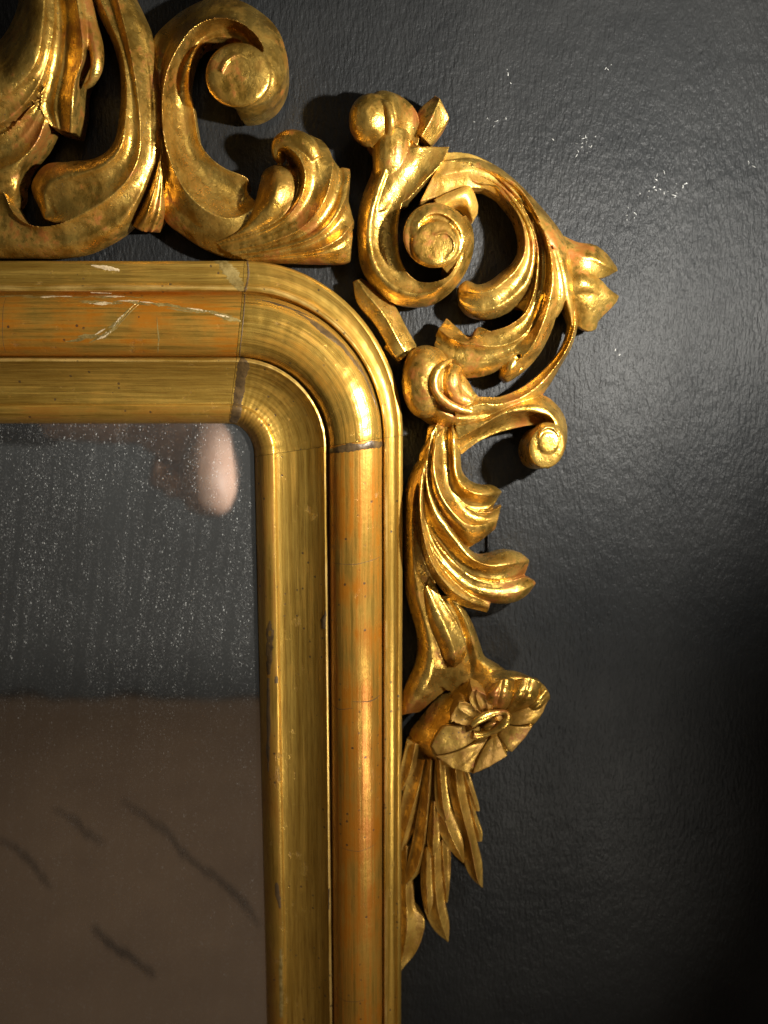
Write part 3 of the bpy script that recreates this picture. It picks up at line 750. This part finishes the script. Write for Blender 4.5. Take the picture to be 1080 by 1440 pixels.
# raised eye, a short snail with a wound ridge
c.dome(611, 331, 44, 46, 84, 88, power=0.10, hb=20)
c.loft([[(574, 340, 84), (576, 312, 86), (594, 290, 86), (616, 285, 86), (645, 298, 82), (664, 330, 74), (655, 366, 70), (630, 386, 66)],
        [(586, 340, 92), (589, 318, 93), (602, 303, 94), (620, 301, 94), (638, 312, 92), (650, 336, 88), (643, 360, 82), (622, 376, 76)]], [2], n=50)
c.dome(611, 342, 34, 33, 88, 95, power=0.13, hb=40, lean=(3, 1))
c.loft([[(606, 322, 88), (626, 318, 88), (645, 332, 86), (646, 352, 86), (632, 370, 86)], [(612, 330, 97), (626, 328, 98), (637, 338, 98), (637, 352, 97), (626, 364, 96)]], [1], n=36, hb=60)
c.tube([(552, 186, 46, 22), (550, 208, 46, 24), (548, 232, 44, 22), (540, 262, 40, 14)], n=40, k=20, flat=0.95)
volute = c.build('volute', M['gold'], side)

c = Carve()   # round bud above the volute
c.ball(522, 170, 52, 29, 0.98, 1.08, 0.95)
c.tube([(536, 206, 50, 3), (548, 186, 66, 5), (549, 166, 74, 6), (543, 148, 72, 5), (528, 140, 64, 3)], n=40)
c.loft([[(512, 148, 50), (528, 140, 62), (540, 150, 66), (546, 172, 64), (532, 190, 60), (516, 205, 48)], [(512, 140, 44), (535, 127, 52), (556, 134, 62), (562, 165, 62), (556, 195, 58), (545, 218, 54)], [(530, 128, 40), (556, 131, 44), (576, 144, 46), (588, 162, 48), (590, 190, 50), (585, 214, 50)]], [6, -6], n=40)
c.build('bud', M['gold'], side)
c = Carve()   # square leaf tip beside the bud
c.loft([[(582, 184, 40), (589, 155, 44), (612, 134, 46)], [(592, 192, 58), (606, 168, 62), (619, 138, 58)], [(606, 205, 42), (622, 184, 44), (632, 165, 46)]], [0, 0], n=24)
c.build('leaf_tip', M['gold'], side, smooth=2)

c = Carve()   # shelf leaf between volute and acanthus
c.loft([[(628, 214, 52), (644, 214, 50), (664, 217, 48), (692, 230, 44)], [(606, 252, 56), (632, 244, 60), (660, 240, 60), (694, 248, 54)], [(590, 284, 50), (622, 274, 52), (658, 264, 52), (692, 266, 46)]], [2, -2], n=40)
c.loft([[(660, 216, 42), (690, 229, 42), (720, 250, 42)], [(655, 236, 60), (690, 246, 60), (716, 262, 60)], [(655, 258, 48), (684, 266, 48), (706, 280, 46)]], [3, 2], n=30)
c.loft([[(610, 280, 54), (636, 268, 58), (660, 262, 56), (672, 286, 46), (672, 300, 40)], [(614, 288, 54), (636, 280, 62), (654, 276, 62), (662, 290, 56), (668, 306, 42)], [(620, 296, 50), (636, 290, 50), (646, 290, 48), (656, 300, 44), (664, 312, 40)]], [2, 3], n=30)
c.build('shelf_leaf', M['gold_matte'], side)

c = Carve()   # forked bud tip on the right of the acanthus
c.loft([[(790, 330, 34), (812, 340, 36), (836, 344, 36), (853, 356, 34), (868, 376, 32)], [(798, 360, 52), (818, 362, 58), (838, 366, 56), (856, 376, 48), (869, 381, 34)], [(802, 390, 56), (820, 388, 60), (830, 387, 56), (844, 391, 44), (858, 387, 34)]], [5, -2], n=36)
c.loft([[(802, 388, 54), (820, 386, 60), (832, 388, 56), (846, 394, 46), (856, 405, 40), (871, 416, 32)], [(806, 415, 56), (822, 412, 58), (836, 414, 54), (848, 420, 48), (858, 424, 42), (868, 424, 32)], [(806, 448, 36), (815, 460, 34), (828, 466, 32), (838, 463, 30), (842, 452, 30), (862, 431, 30)]], [4, 3], n=36)
c.build('bud_tip', M['gold_red'], side)

c = Carve()   # lower scroll: ball, rim of the slot, band to the knob
c.ball(597, 538, 48, 33, 0.92, 1.45, 0.95)
c.loft([[(566, 520, 34), (574, 498, 38), (592, 486, 42), (612, 488, 44), (628, 498, 44), (640, 512, 40)],
        [(572, 545, 52), (582, 520, 64), (598, 506, 70), (612, 510, 68), (622, 518, 60), (632, 524, 46)],
        [(590, 582, 50), (602, 560, 66), (606, 540, 72), (610, 528, 70), (618, 524, 58), (626, 526, 46)]], [3, 3], n=40)
c.loft([[(568, 550, 36), (577, 572, 34), (594, 590, 34), (620, 604, 34), (655, 606, 36), (700, 596, 40)], [(594, 550, 66), (604, 566, 66), (620, 578, 64), (642, 588, 62), (668, 588, 60), (710, 574, 56)], [(611, 540, 72), (614, 552, 70), (624, 564, 68), (640, 572, 68), (664, 574, 64), (712, 564, 56)]], [4, -4], n=40)
c.tube([(634, 506, 62, 3), (622, 514, 72, 5), (612, 528, 78, 6), (611, 545, 79, 6), (621, 561, 76, 6), (638, 572, 71, 5), (664, 580, 66, 3)], n=50)
c.tube([(640, 516, 56, 10), (634, 536, 62, 13), (640, 556, 60, 11), (660, 566, 56, 6)], n=40)
# rim of the slot joining the acanthus
c.loft([[(811, 436, 46), (812, 460, 40), (803, 490, 38), (788, 516, 38), (770, 546, 38), (752, 566, 40), (720, 582, 42), (680, 594, 44), (640, 596, 46)],
        [(808, 436, 54), (808, 460, 56), (798, 489, 58), (780, 517, 60), (757, 542, 62), (732, 559, 64), (702, 568, 66), (674, 568, 66), (640, 580, 66)],
        [(802, 436, 48), (801, 462, 46), (791, 488, 46), (772, 513, 46), (748, 535, 46), (724, 550, 48), (700, 558, 50), (674, 558, 54), (644, 566, 58)]], [4, -2], n=70)
# inner dark petal
c.loft([[(606, 560, 52), (618, 575, 52), (634, 582, 54), (656, 584, 54)], [(614, 540, 58), (628, 554, 58), (644, 564, 58), (664, 568, 58)], [(622, 524, 50), (640, 530, 50), (656, 540, 50), (672, 556, 50)]], [2, 2], n=30)
c.loft([[(618, 536, 60), (626, 524, 60), (640, 520, 58), (654, 530, 54), (668, 552, 50)], [(622, 552, 60), (632, 540, 66), (642, 538, 66), (652, 548, 62), (664, 560, 56)], [(632, 568, 58), (640, 562, 60), (648, 562, 60), (658, 566, 58), (668, 570, 56)]], [3, 3], n=30)
# band curling to the knob
c.loft([[(640, 590, 40), (690, 580, 44), (730, 562, 44), (764, 556, 42), (784, 570, 40), (796, 592, 40), (797, 622, 42), (788, 646, 44), (770, 660, 46)],
        [(640, 600, 58), (685, 590, 64), (720, 574, 68), (752, 570, 68), (775, 580, 68), (787, 598, 68), (787, 622, 68), (780, 638, 68), (768, 646, 66)],
        [(644, 618, 56), (676, 600, 64), (706, 583, 68), (732, 578, 70), (756, 580, 70), (775, 588, 70), (782, 604, 70), (780, 624, 70), (774, 634, 70), (766, 640, 66)],
        [(648, 640, 42), (672, 622, 44), (700, 609, 42), (726, 602, 40), (750, 598, 40), (764, 600, 40), (770, 610, 44), (770, 624, 46), (766, 632, 50), (760, 640, 50)]], [3, 1, -7], n=70)
c.dome(769, 628, 25, 31, 80, 84, power=0.12, hb=24, rot=0.25, foot=(-16, 2))
c.dome(771, 623, 15, 16, 82, 86, power=0.12, hb=60)
c.loft([[(752, 612, 78), (758, 598, 78), (774, 594, 76), (790, 606, 74), (795, 626, 70), (786, 650, 66)], [(758, 616, 88), (764, 605, 88), (774, 602, 87), (784, 610, 86), (787, 628, 84), (780, 644, 80)]], [1], n=36, hb=50)
c.build('lower_scroll', M['gold'], side)

c = Carve()   # lower fluted leaf
c.loft([[(640, 585, 40), (646, 615, 50), (648, 645, 48), (650, 662, 46), (660, 675, 46), (676, 682, 46), (694, 683, 40), (705, 690, 32)],
        [(634, 585, 40), (636, 615, 62), (637, 645, 62), (640, 666, 66), (650, 684, 72), (668, 694, 74), (686, 696, 64), (699, 696, 48), (706, 692, 34)],
        [(628, 590, 40), (628, 620, 52), (629, 650, 52), (633, 680, 54), (644, 702, 56), (664, 715, 58), (684, 716, 54), (698, 705, 42)],
        [(616, 590, 44), (618, 620, 46), (622, 655, 46), (628, 688, 46), (642, 714, 46), (662, 726, 44), (682, 724, 42), (694, 712, 38)]], [4, -5, -2], n=50)
c.loft([[(628, 590, 40), (628, 625, 52), (630, 655, 52), (635, 685, 54), (648, 706, 58), (668, 718, 60), (688, 720, 56), (706, 710, 40)],
        [(618, 590, 40), (612, 630, 68), (611, 658, 72), (618, 688, 76), (634, 716, 78), (656, 736, 74), (680, 738, 62), (702, 726, 40)],
        [(612, 600, 54), (606, 640, 58), (604, 670, 60), (611, 702, 62), (628, 732, 62), (650, 754, 60), (666, 765, 50), (697, 744, 38)],
        [(602, 600, 44), (596, 640, 46), (596, 670, 46), (604, 706, 46), (622, 742, 44), (642, 768, 42), (654, 772, 40), (664, 768, 36)]], [-5, 5, -2], n=50)
c.loft([[(612, 600, 50), (603, 640, 56), (602, 672, 62), (613, 711, 68), (632, 740, 70), (658, 772, 70), (678, 784, 60), (712, 775, 48), (733, 779, 42), (744, 787, 34)],
        [(606, 610, 56), (600, 650, 62), (600, 690, 68), (612, 728, 72), (634, 758, 74), (660, 784, 78), (690, 796, 80), (716, 794, 70), (735, 791, 54), (745, 789, 36)],
        [(602, 620, 54), (597, 660, 56), (597, 700, 58), (606, 742, 60), (628, 776, 62), (656, 804, 62), (688, 814, 62), (714, 812, 56), (732, 804, 44), (744, 792, 34)],
        [(590, 640, 44), (588, 690, 44), (596, 742, 44), (618, 782, 44), (650, 815, 44), (688, 828, 42), (720, 824, 40), (738, 810, 34)]], [3, -4, -1], n=60)
c.loft([[(602, 640, 52), (597, 680, 56), (598, 720, 58), (610, 756, 60), (634, 788, 62), (664, 812, 62), (692, 820, 60), (720, 816, 54), (740, 812, 44), (753, 818, 32)],
        [(598, 650, 56), (594, 690, 60), (596, 730, 62), (608, 768, 62), (632, 800, 62), (662, 824, 60), (694, 834, 60), (724, 833, 56), (742, 827, 46), (754, 820, 34)],
        [(596, 660, 54), (592, 700, 58), (594, 742, 58), (606, 780, 56), (630, 812, 52), (660, 838, 48), (692, 848, 44), (720, 848, 40), (740, 838, 36), (752, 823, 30)]], [-2, 4], n=60)
c.loft([[(598, 660, 60), (595, 700, 64), (597, 740, 66), (608, 778, 64), (632, 812, 60), (660, 836, 56), (690, 846, 44)],
        [(590, 670, 64), (590, 705, 76), (594, 745, 84), (604, 785, 84), (624, 818, 76), (650, 842, 64), (688, 856, 46)],
        [(585, 680, 54), (587, 715, 58), (590, 750, 60), (599, 790, 58), (618, 826, 52), (646, 850, 46), (685, 862, 40)]], [4, -2], n=60)
# outer roll along the frame, becoming the stem
c.loft([[(612, 605, 36), (592, 640, 34), (577, 668, 32), (569, 692, 30), (567, 735, 30), (568, 790, 30), (571, 835, 30), (578, 862, 30), (586, 892, 30), (587, 918, 30), (582, 940, 30), (571, 964, 30), (564, 985, 28), (562, 1006, 28)],
        [(618, 608, 58), (604, 640, 62), (592, 668, 64), (583, 695, 64), (580, 735, 62), (582, 790, 60), (588, 830, 58), (596, 862, 56), (606, 892, 54), (610, 918, 54), (608, 942, 54), (600, 965, 52), (588, 985, 46), (580, 1003, 36)],
        [(626, 600, 40), (616, 640, 52), (606, 668, 54), (597, 695, 54), (596, 735, 54), (602, 790, 50), (616, 830, 48), (636, 862, 46), (650, 890, 44), (660, 918, 42), (656, 942, 42), (630, 968, 40), (606, 988, 38), (590, 1002, 32)]], [7, -2], n=90)
c.loft([[(596, 840, 40), (606, 880, 42), (612, 920, 44), (612, 960, 42)], [(618, 836, 46), (636, 880, 46), (646, 930, 46), (640, 980, 42)], [(640, 840, 40), (660, 890, 40), (674, 930, 40), (690, 965, 36)]], [2, 2], n=40)
c.loft([[(622, 838, 42), (640, 862, 42), (650, 890, 42), (656, 920, 42), (655, 950, 40), (640, 980, 40)], [(640, 846, 48), (655, 872, 50), (664, 900, 50), (672, 928, 50), (684, 945, 48), (690, 970, 44)], [(652, 854, 36), (666, 880, 34), (674, 902, 34), (684, 927, 34), (706, 940, 34), (730, 960, 34)]], [2, 3], n=40)
# raised tongue
c.loft([[(604, 812, 52), (622, 842, 56), (640, 871, 58), (652, 896, 58), (656, 912, 56), (650, 930, 52), (639, 938, 48)],
        [(600, 822, 56), (612, 850, 62), (626, 880, 66), (636, 905, 70), (640, 918, 70), (640, 930, 62), (638, 937, 50)],
        [(594, 838, 50), (600, 868, 52), (612, 896, 54), (620, 914, 54), (624, 926, 54), (631, 934, 50), (637, 938, 46)]], [-2, 4], n=50)
c.build('fluted_leaf', M['gold'], side)

# ---- flower: a cup leaning to the lower right, broad petals round a small ring
fc = Vector((690, 1020)); fh = 92
c = Carve()
rimpts = [(612, 1034), (604, 1048), (618, 1074), (648, 1083), (667, 1088), (692, 1076), (710, 1061), (728, 1050), (743, 1028), (760, 1010), (769, 992), (774, 976), (763, 960), (741, 952), (716, 952), (692, 960), (668, 976), (640, 1000)]
def ringat(f, h, shift=(0, 0), n=54):
    rp = spline([(x, y, 0) for x, y in rimpts+rimpts[:1]], n+1)[:-1]
    out = []
    for i, q in enumerate(rp):
        x = fc.x+(q.x-fc.x)*f+shift[0]; y = fc.y+(q.y-fc.y)*f+shift[1]
        out.append(P(x, y, h))
    return out
c.rings([ringat(0.80, 14, (-40, -14)), ringat(0.94, 30, (-34, -14)), ringat(1.0, 50, (-20, -9)), ringat(1.0, 68, (-8, -4)), ringat(0.99, 80), ringat(0.9, 84), ringat(0.6, 76), ringat(0.3, 70), ringat(0.06, 70)])
cup = c.build('flower', M['gold_red'], side)
def petal(rails, hroot, hmid, htip, sag=-3, lo=1.6, mt='gold_dull'):
    """rails: edge, middle, edge as (x, y) from the heart outwards; hollowed like a shallow spoon"""
    cc = Carve()
    def hz(rail, d):
        n_ = len(rail)
        return [(x, y, (hroot if i == 0 else (htip if i == n_-1 else hmid))-d) for i, (x, y) in enumerate(rail)]
    cc.loft([hz(rails[0], lo), hz(rails[1], 0), hz(rails[2], lo)], [sag]*2, n=30, hb=56)
    return cc.build('petal', M[mt], cup, voxel=1.0, smooth=2)
petal([[(674, 1018), (646, 1020), (626, 1022), (611, 1038)], [(676, 1028), (650, 1038), (628, 1044), (606, 1050)], [(678, 1034), (654, 1050), (634, 1058), (614, 1062)]], 78, 90, 88, 1.2)
petal([[(678, 1034), (654, 1052), (634, 1060), (613, 1064)], [(683, 1038), (664, 1062), (650, 1074), (636, 1081)], [(687, 1038), (672, 1062), (664, 1076), (660, 1088)]], 78, 89, 88, 1.2)
petal([[(688, 1038), (674, 1064), (668, 1078), (664, 1089)], [(694, 1038), (692, 1056), (690, 1068), (688, 1079)], [(699, 1034), (706, 1048), (710, 1056), (714, 1063)]], 78, 88, 87, 1.2)
petal([[(700, 1034), (710, 1048), (716, 1056), (720, 1058)], [(706, 1028), (722, 1036), (734, 1040), (740, 1036)], [(710, 1020), (726, 1022), (740, 1022), (750, 1020)]], 78, 88, 86, 1.2)
petal([[(710, 1018), (728, 1020), (744, 1018), (752, 1018)], [(712, 1012), (734, 1008), (752, 1004), (764, 1002)], [(712, 1006), (734, 998), (754, 990), (771, 984)]], 78, 88, 84, 1.2)
# swollen petals standing up at the back right
def swell(blobs, name='petal'):
    cc = Carve()
    for x, y, rx, ry, h0, h1, ro in blobs: cc.dome(x, y, rx, ry, h0, h1, rot=ro, hb=50, power=0.36)
    return cc.build(name, M['gold'], cup, voxel=1.0, smooth=3)
petal([[(726, 1003), (748, 986), (762, 964)], [(730, 1005), (757, 988), (773, 974)], [(734, 1007), (758, 999), (774, 983)]], 78, 92, 82, 4, 7, 'gold')
petal([[(706, 1000), (716, 976), (720, 956)], [(716, 1003), (738, 976), (745, 952)], [(728, 1005), (754, 985), (763, 962)]], 80, 101, 88, 5, 9, 'gold')
petal([[(684, 1002), (681, 978), (692, 961)], [(696, 1004), (702, 978), (707, 954)], [(710, 1003), (721, 979), (724, 956)]], 82, 108, 96, 6, 10, 'gold')
# petals curled up at the back left
petal([[(672, 1020), (650, 1020), (634, 1012), (640, 998)], [(676, 1014), (660, 1006), (646, 996), (646, 986)], [(682, 1010), (674, 1000), (662, 990), (652, 988)]], 80, 98, 102, -3)
petal([[(676, 1010), (666, 996), (660, 984), (664, 970)], [(682, 1008), (674, 992), (670, 978), (671, 970)], [(690, 1006), (686, 992), (684, 984), (684, 978)]], 80, 102, 108, -3)
petal([[(682, 1008), (680, 992), (678, 984), (680, 974)], [(687, 1008), (686, 994), (684, 984), (685, 978)], [(694, 1006), (693, 994), (692, 988), (690, 984)]], 80, 100, 102, -2)
c = Carve()   # ring at the heart
pts = []
for i in range(15):
    a = -2.5+i*5.3/14
    x, y = 29*math.cos(a), 12*math.sin(a)
    ro = -0.42
    pts.append((687+x*math.cos(ro)-y*math.sin(ro), 1018+x*math.sin(ro)+y*math.cos(ro), 98+3*math.sin(a*2), 5.2+1.2*math.sin(a*3)))
c.tube(pts, n=60)
c.dome(690, 1022, 15, 7, 84, 93, rot=-0.42, hb=60)
c.build('flower_heart', M['gold'], cup, voxel=1.0, smooth=2)

# ---- hanging spray of leaves under the flower
def spray(rails, hs, rib=6, mt='gold_matte'):
    rib *= 2.3
    """rails: left edge, midrib, right edge as (x, y) root to tip; hs: heights at root and tip"""
    cc = Carve()
    def hz(rail, add):
        n_ = len(rail)
        return [(x, y, hs[0]+(hs[1]-hs[0])*i/(n_-1)+add*(1 if i < n_-1 else 0.2)) for i, (x, y) in enumerate(rail)]
    cc.loft([hz(rails[0], 0), hz(rails[1], rib), hz(rails[2], 0)], [-3.5, -3.5], n=44, m=6, hb=max(8, min(hs)-22))
    return cc.build('spray_leaf', M[mt], side, voxel=1.0, smooth=2, fac=0.45)
spray([[(572, 1046), (562, 1085), (562, 1112)], [(584, 1046), (576, 1085), (565, 1112)], [(602, 1046), (591, 1084), (568, 1112)]], (50, 44), 5)
spray([[(580, 1066), (566, 1120), (560, 1150), (560, 1196)], [(598, 1068), (588, 1110), (576, 1150), (564, 1196)], [(612, 1070), (600, 1120), (584, 1165), (567, 1198)]], (50, 42), 6)
spray([[(598, 1068), (590, 1125), (580, 1185), (570, 1228), (570, 1243)], [(606, 1068), (602, 1125), (596, 1185), (584, 1226), (571, 1244)], [(614, 1070), (611, 1120), (602, 1172), (594, 1222), (573, 1244)]], (60, 46), 8)
spray([[(624, 1072), (632, 1116), (640, 1150), (653, 1186), (653, 1214), (664, 1236), (678, 1248)], [(640, 1072), (644, 1116), (652, 1150), (662, 1190), (668, 1220), (672, 1238), (678, 1249)], [(650, 1076), (656, 1116), (664, 1150), (672, 1188), (678, 1212), (679, 1232), (679, 1249)]], (50, 36), 8)
spray([[(640, 1076), (650, 1106), (660, 1136), (664, 1141)], [(650, 1078), (660, 1106), (668, 1130), (672, 1141)], [(658, 1080), (667, 1110), (674, 1134), (675, 1142)]], (46, 38), 4)
spray([[(654, 1116), (658, 1150), (664, 1176), (668, 1184)], [(660, 1118), (667, 1150), (673, 1172), (675, 1184)], [(662, 1118), (672, 1152), (679, 1172), (678, 1184)]], (44, 36), 4)
spray([[(612, 1140), (614, 1162), (626, 1186), (640, 1204), (651, 1214)], [(620, 1130), (628, 1160), (638, 1184), (646, 1200), (652, 1214)], [(630, 1130), (642, 1158), (651, 1182), (653, 1200), (653, 1214)]], (62, 54), 6)
spray([[(612, 1068), (611, 1110), (614, 1140), (624, 1154)], [(618, 1068), (621, 1110), (624, 1138), (628, 1155)], [(626, 1070), (630, 1112), (634, 1140), (630, 1154)]], (76, 72), 5)
spray([[(606, 1130), (602, 1165), (601, 1190), (606, 1203)], [(611, 1126), (610, 1165), (609, 1190), (609, 1204)], [(614, 1132), (618, 1165), (618, 1188), (611, 1203)]], (68, 62), 5)
spray([[(594, 1196), (593, 1240), (598, 1284), (612, 1310), (629, 1324)], [(612, 1180), (612, 1235), (616, 1278), (622, 1302), (630, 1325)], [(628, 1186), (626, 1235), (626, 1268), (632, 1300), (631, 1325)]], (46, 34), 6)
spray([[(612, 1180), (614, 1220), (620, 1252), (624, 1270)], [(622, 1180), (624, 1220), (627, 1250), (628, 1270)], [(634, 1192), (634, 1220), (632, 1250), (630, 1269)]], (44, 38), 4)
spray([[(594, 1196), (592, 1240), (594, 1264), (601, 1287)], [(600, 1190), (600, 1240), (601, 1268), (603, 1288)], [(606, 1196), (608, 1240), (609, 1270), (604, 1288)]], (60, 54), 5)
spray([[(556, 1190), (556, 1260), (556, 1320), (560, 1366)], [(572, 1190), (571, 1250), (572, 1310), (562, 1366)], [(582, 1190), (582, 1250), (585, 1278), (597, 1294), (588, 1334), (564, 1366)]], (38, 36), 5)

# ------------------------------------------------------------------ the hand seen in the glass
HY = -0.505
def hp(px, py, dy=0.0):
    q = seen_in_glass(px, py, y=HY); q.y += dy; return q
hbm = bmesh.new(); skl = hbm.verts.layers.skin.verify()
def hv(q, r, fr=None):
    v = hbm.verts.new(q); v[skl].radius = (r, r if fr is None else fr)
    return v
def chain(start, pts):
    for q, r in pts:
        v = hv(q, r); hbm.edges.new((start, v)); start = v
    return start
wr = hv(hp(215, 604, -0.01), 0.030, 0.025); wr[skl].use_root = True          # wrist, the forearm comes from the left
chain(wr, [(hp(140, 592, -0.01), 0.032), (hp(40, 580, -0.02), 0.038), (hp(-80, 566, -0.03), 0.044)])
pm = hv(hp(272, 640, 0.012), 0.056, 0.034); hbm.edges.new((wr, pm))
for kx, ky, r, cx in ((228, 652, 0.0135, 14), (247, 664, 0.0145, 12), (267, 668, 0.015, 8), (286, 660, 0.0145, 4)):
    m0 = hv(hp((kx+268)/2, (ky+605)/2), 0.022); hbm.edges.new((pm, m0))
    chain(m0, [(hp(kx, ky-6), r*1.3), (hp(kx+cx*0.3, ky+24, 0.020), r*1.15), (hp(kx+cx*0.6, ky+20, 0.042), r), (hp(kx+cx*0.8, ky-6, 0.046), r*0.85)])
th = hv(hp(298, 622, 0.018), 0.036); hbm.edges.new((pm, th))
chain(th, [(hp(298, 660, 0.034), 0.042), (hp(306, 694, 0.044), 0.036), (hp(300, 720, 0.052), 0.027)])
hme = bpy.data.meshes.new('person'); hbm.to_mesh(hme); hbm.free()
ho = bpy.data.objects.new('person', hme); col.objects.link(ho)
ho.modifiers.new('skin', 'SKIN').use_smooth_shade = True
ho.modifiers.new('sub', 'SUBSURF').levels = 2
ho.modifiers['sub'].render_levels = 2
hme.materials.append(M['skin'])
tag(ho, 'pale closed hand reflected blurred at the top right of the mirror glass', 'person')
sc_ = Carve()
def cuff(cs, n=20):
    rings = []
    for q, r in cs: rings.append([q+Vector((-0.15*math.cos(a)*r, math.sin(a)*r*0.9, math.cos(a)*r)) for a in [2*math.pi*i/n for i in range(n)]])
    sc_.rings(rings)
cuff([(hp(60, 584, -0.02), 0.043), (hp(30, 580, -0.02), 0.047), (hp(-60, 568, -0.03), 0.053), (hp(-180, 540, -0.04), 0.060)])
sc_.build('sleeve', M['sleeve'], ho, voxel=5, smooth=1)

# ------------------------------------------------------------------ on the wall
c = Carve()
c.loft([[(684, 742, 0), (684, 774, 0)], [(686.5, 742, 6), (686.5, 774, 6)], [(689, 742, 0), (689, 774, 0)]], [2, 2], n=8, hb=-2)
c.tube([(686.5, 772, 3, 2.2), (686.5, 776, 9, 2.2), (686.5, 770, 14, 2.0)], n=12, k=8)
hk = c.build('wall_hook', M['iron'], None, voxel=0.7, smooth=1)
tag(hk, 'small black iron hook on the wall behind the fluted leaf', 'hook')
fb = bmesh.new()  # glints of the glossy wall, put in as small pale slivers
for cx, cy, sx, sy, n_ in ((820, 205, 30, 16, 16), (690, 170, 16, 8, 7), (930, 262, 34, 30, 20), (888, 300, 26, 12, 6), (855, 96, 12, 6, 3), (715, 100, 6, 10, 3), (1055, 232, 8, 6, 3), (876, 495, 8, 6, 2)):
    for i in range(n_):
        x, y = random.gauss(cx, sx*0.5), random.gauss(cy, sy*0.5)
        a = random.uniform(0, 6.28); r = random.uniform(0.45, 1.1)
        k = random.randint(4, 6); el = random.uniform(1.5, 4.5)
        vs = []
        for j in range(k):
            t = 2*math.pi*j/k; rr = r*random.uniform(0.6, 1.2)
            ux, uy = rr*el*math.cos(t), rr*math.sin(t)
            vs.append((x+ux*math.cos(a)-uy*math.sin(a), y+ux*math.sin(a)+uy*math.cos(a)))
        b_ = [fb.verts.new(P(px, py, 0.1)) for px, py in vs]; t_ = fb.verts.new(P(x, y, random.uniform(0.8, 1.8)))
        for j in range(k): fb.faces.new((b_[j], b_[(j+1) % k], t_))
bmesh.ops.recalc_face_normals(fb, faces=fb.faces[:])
fm = bpy.data.meshes.new('wall_glint'); fb.to_mesh(fm); fb.free()
fo = link('wall_glint', fm, M['glint'], wall, False); fo['kind'] = 'stuff'

print('triangles', sum(len(p.vertices)-2 for o in scene.objects if o.type == 'MESH' for p in o.data.polygons))
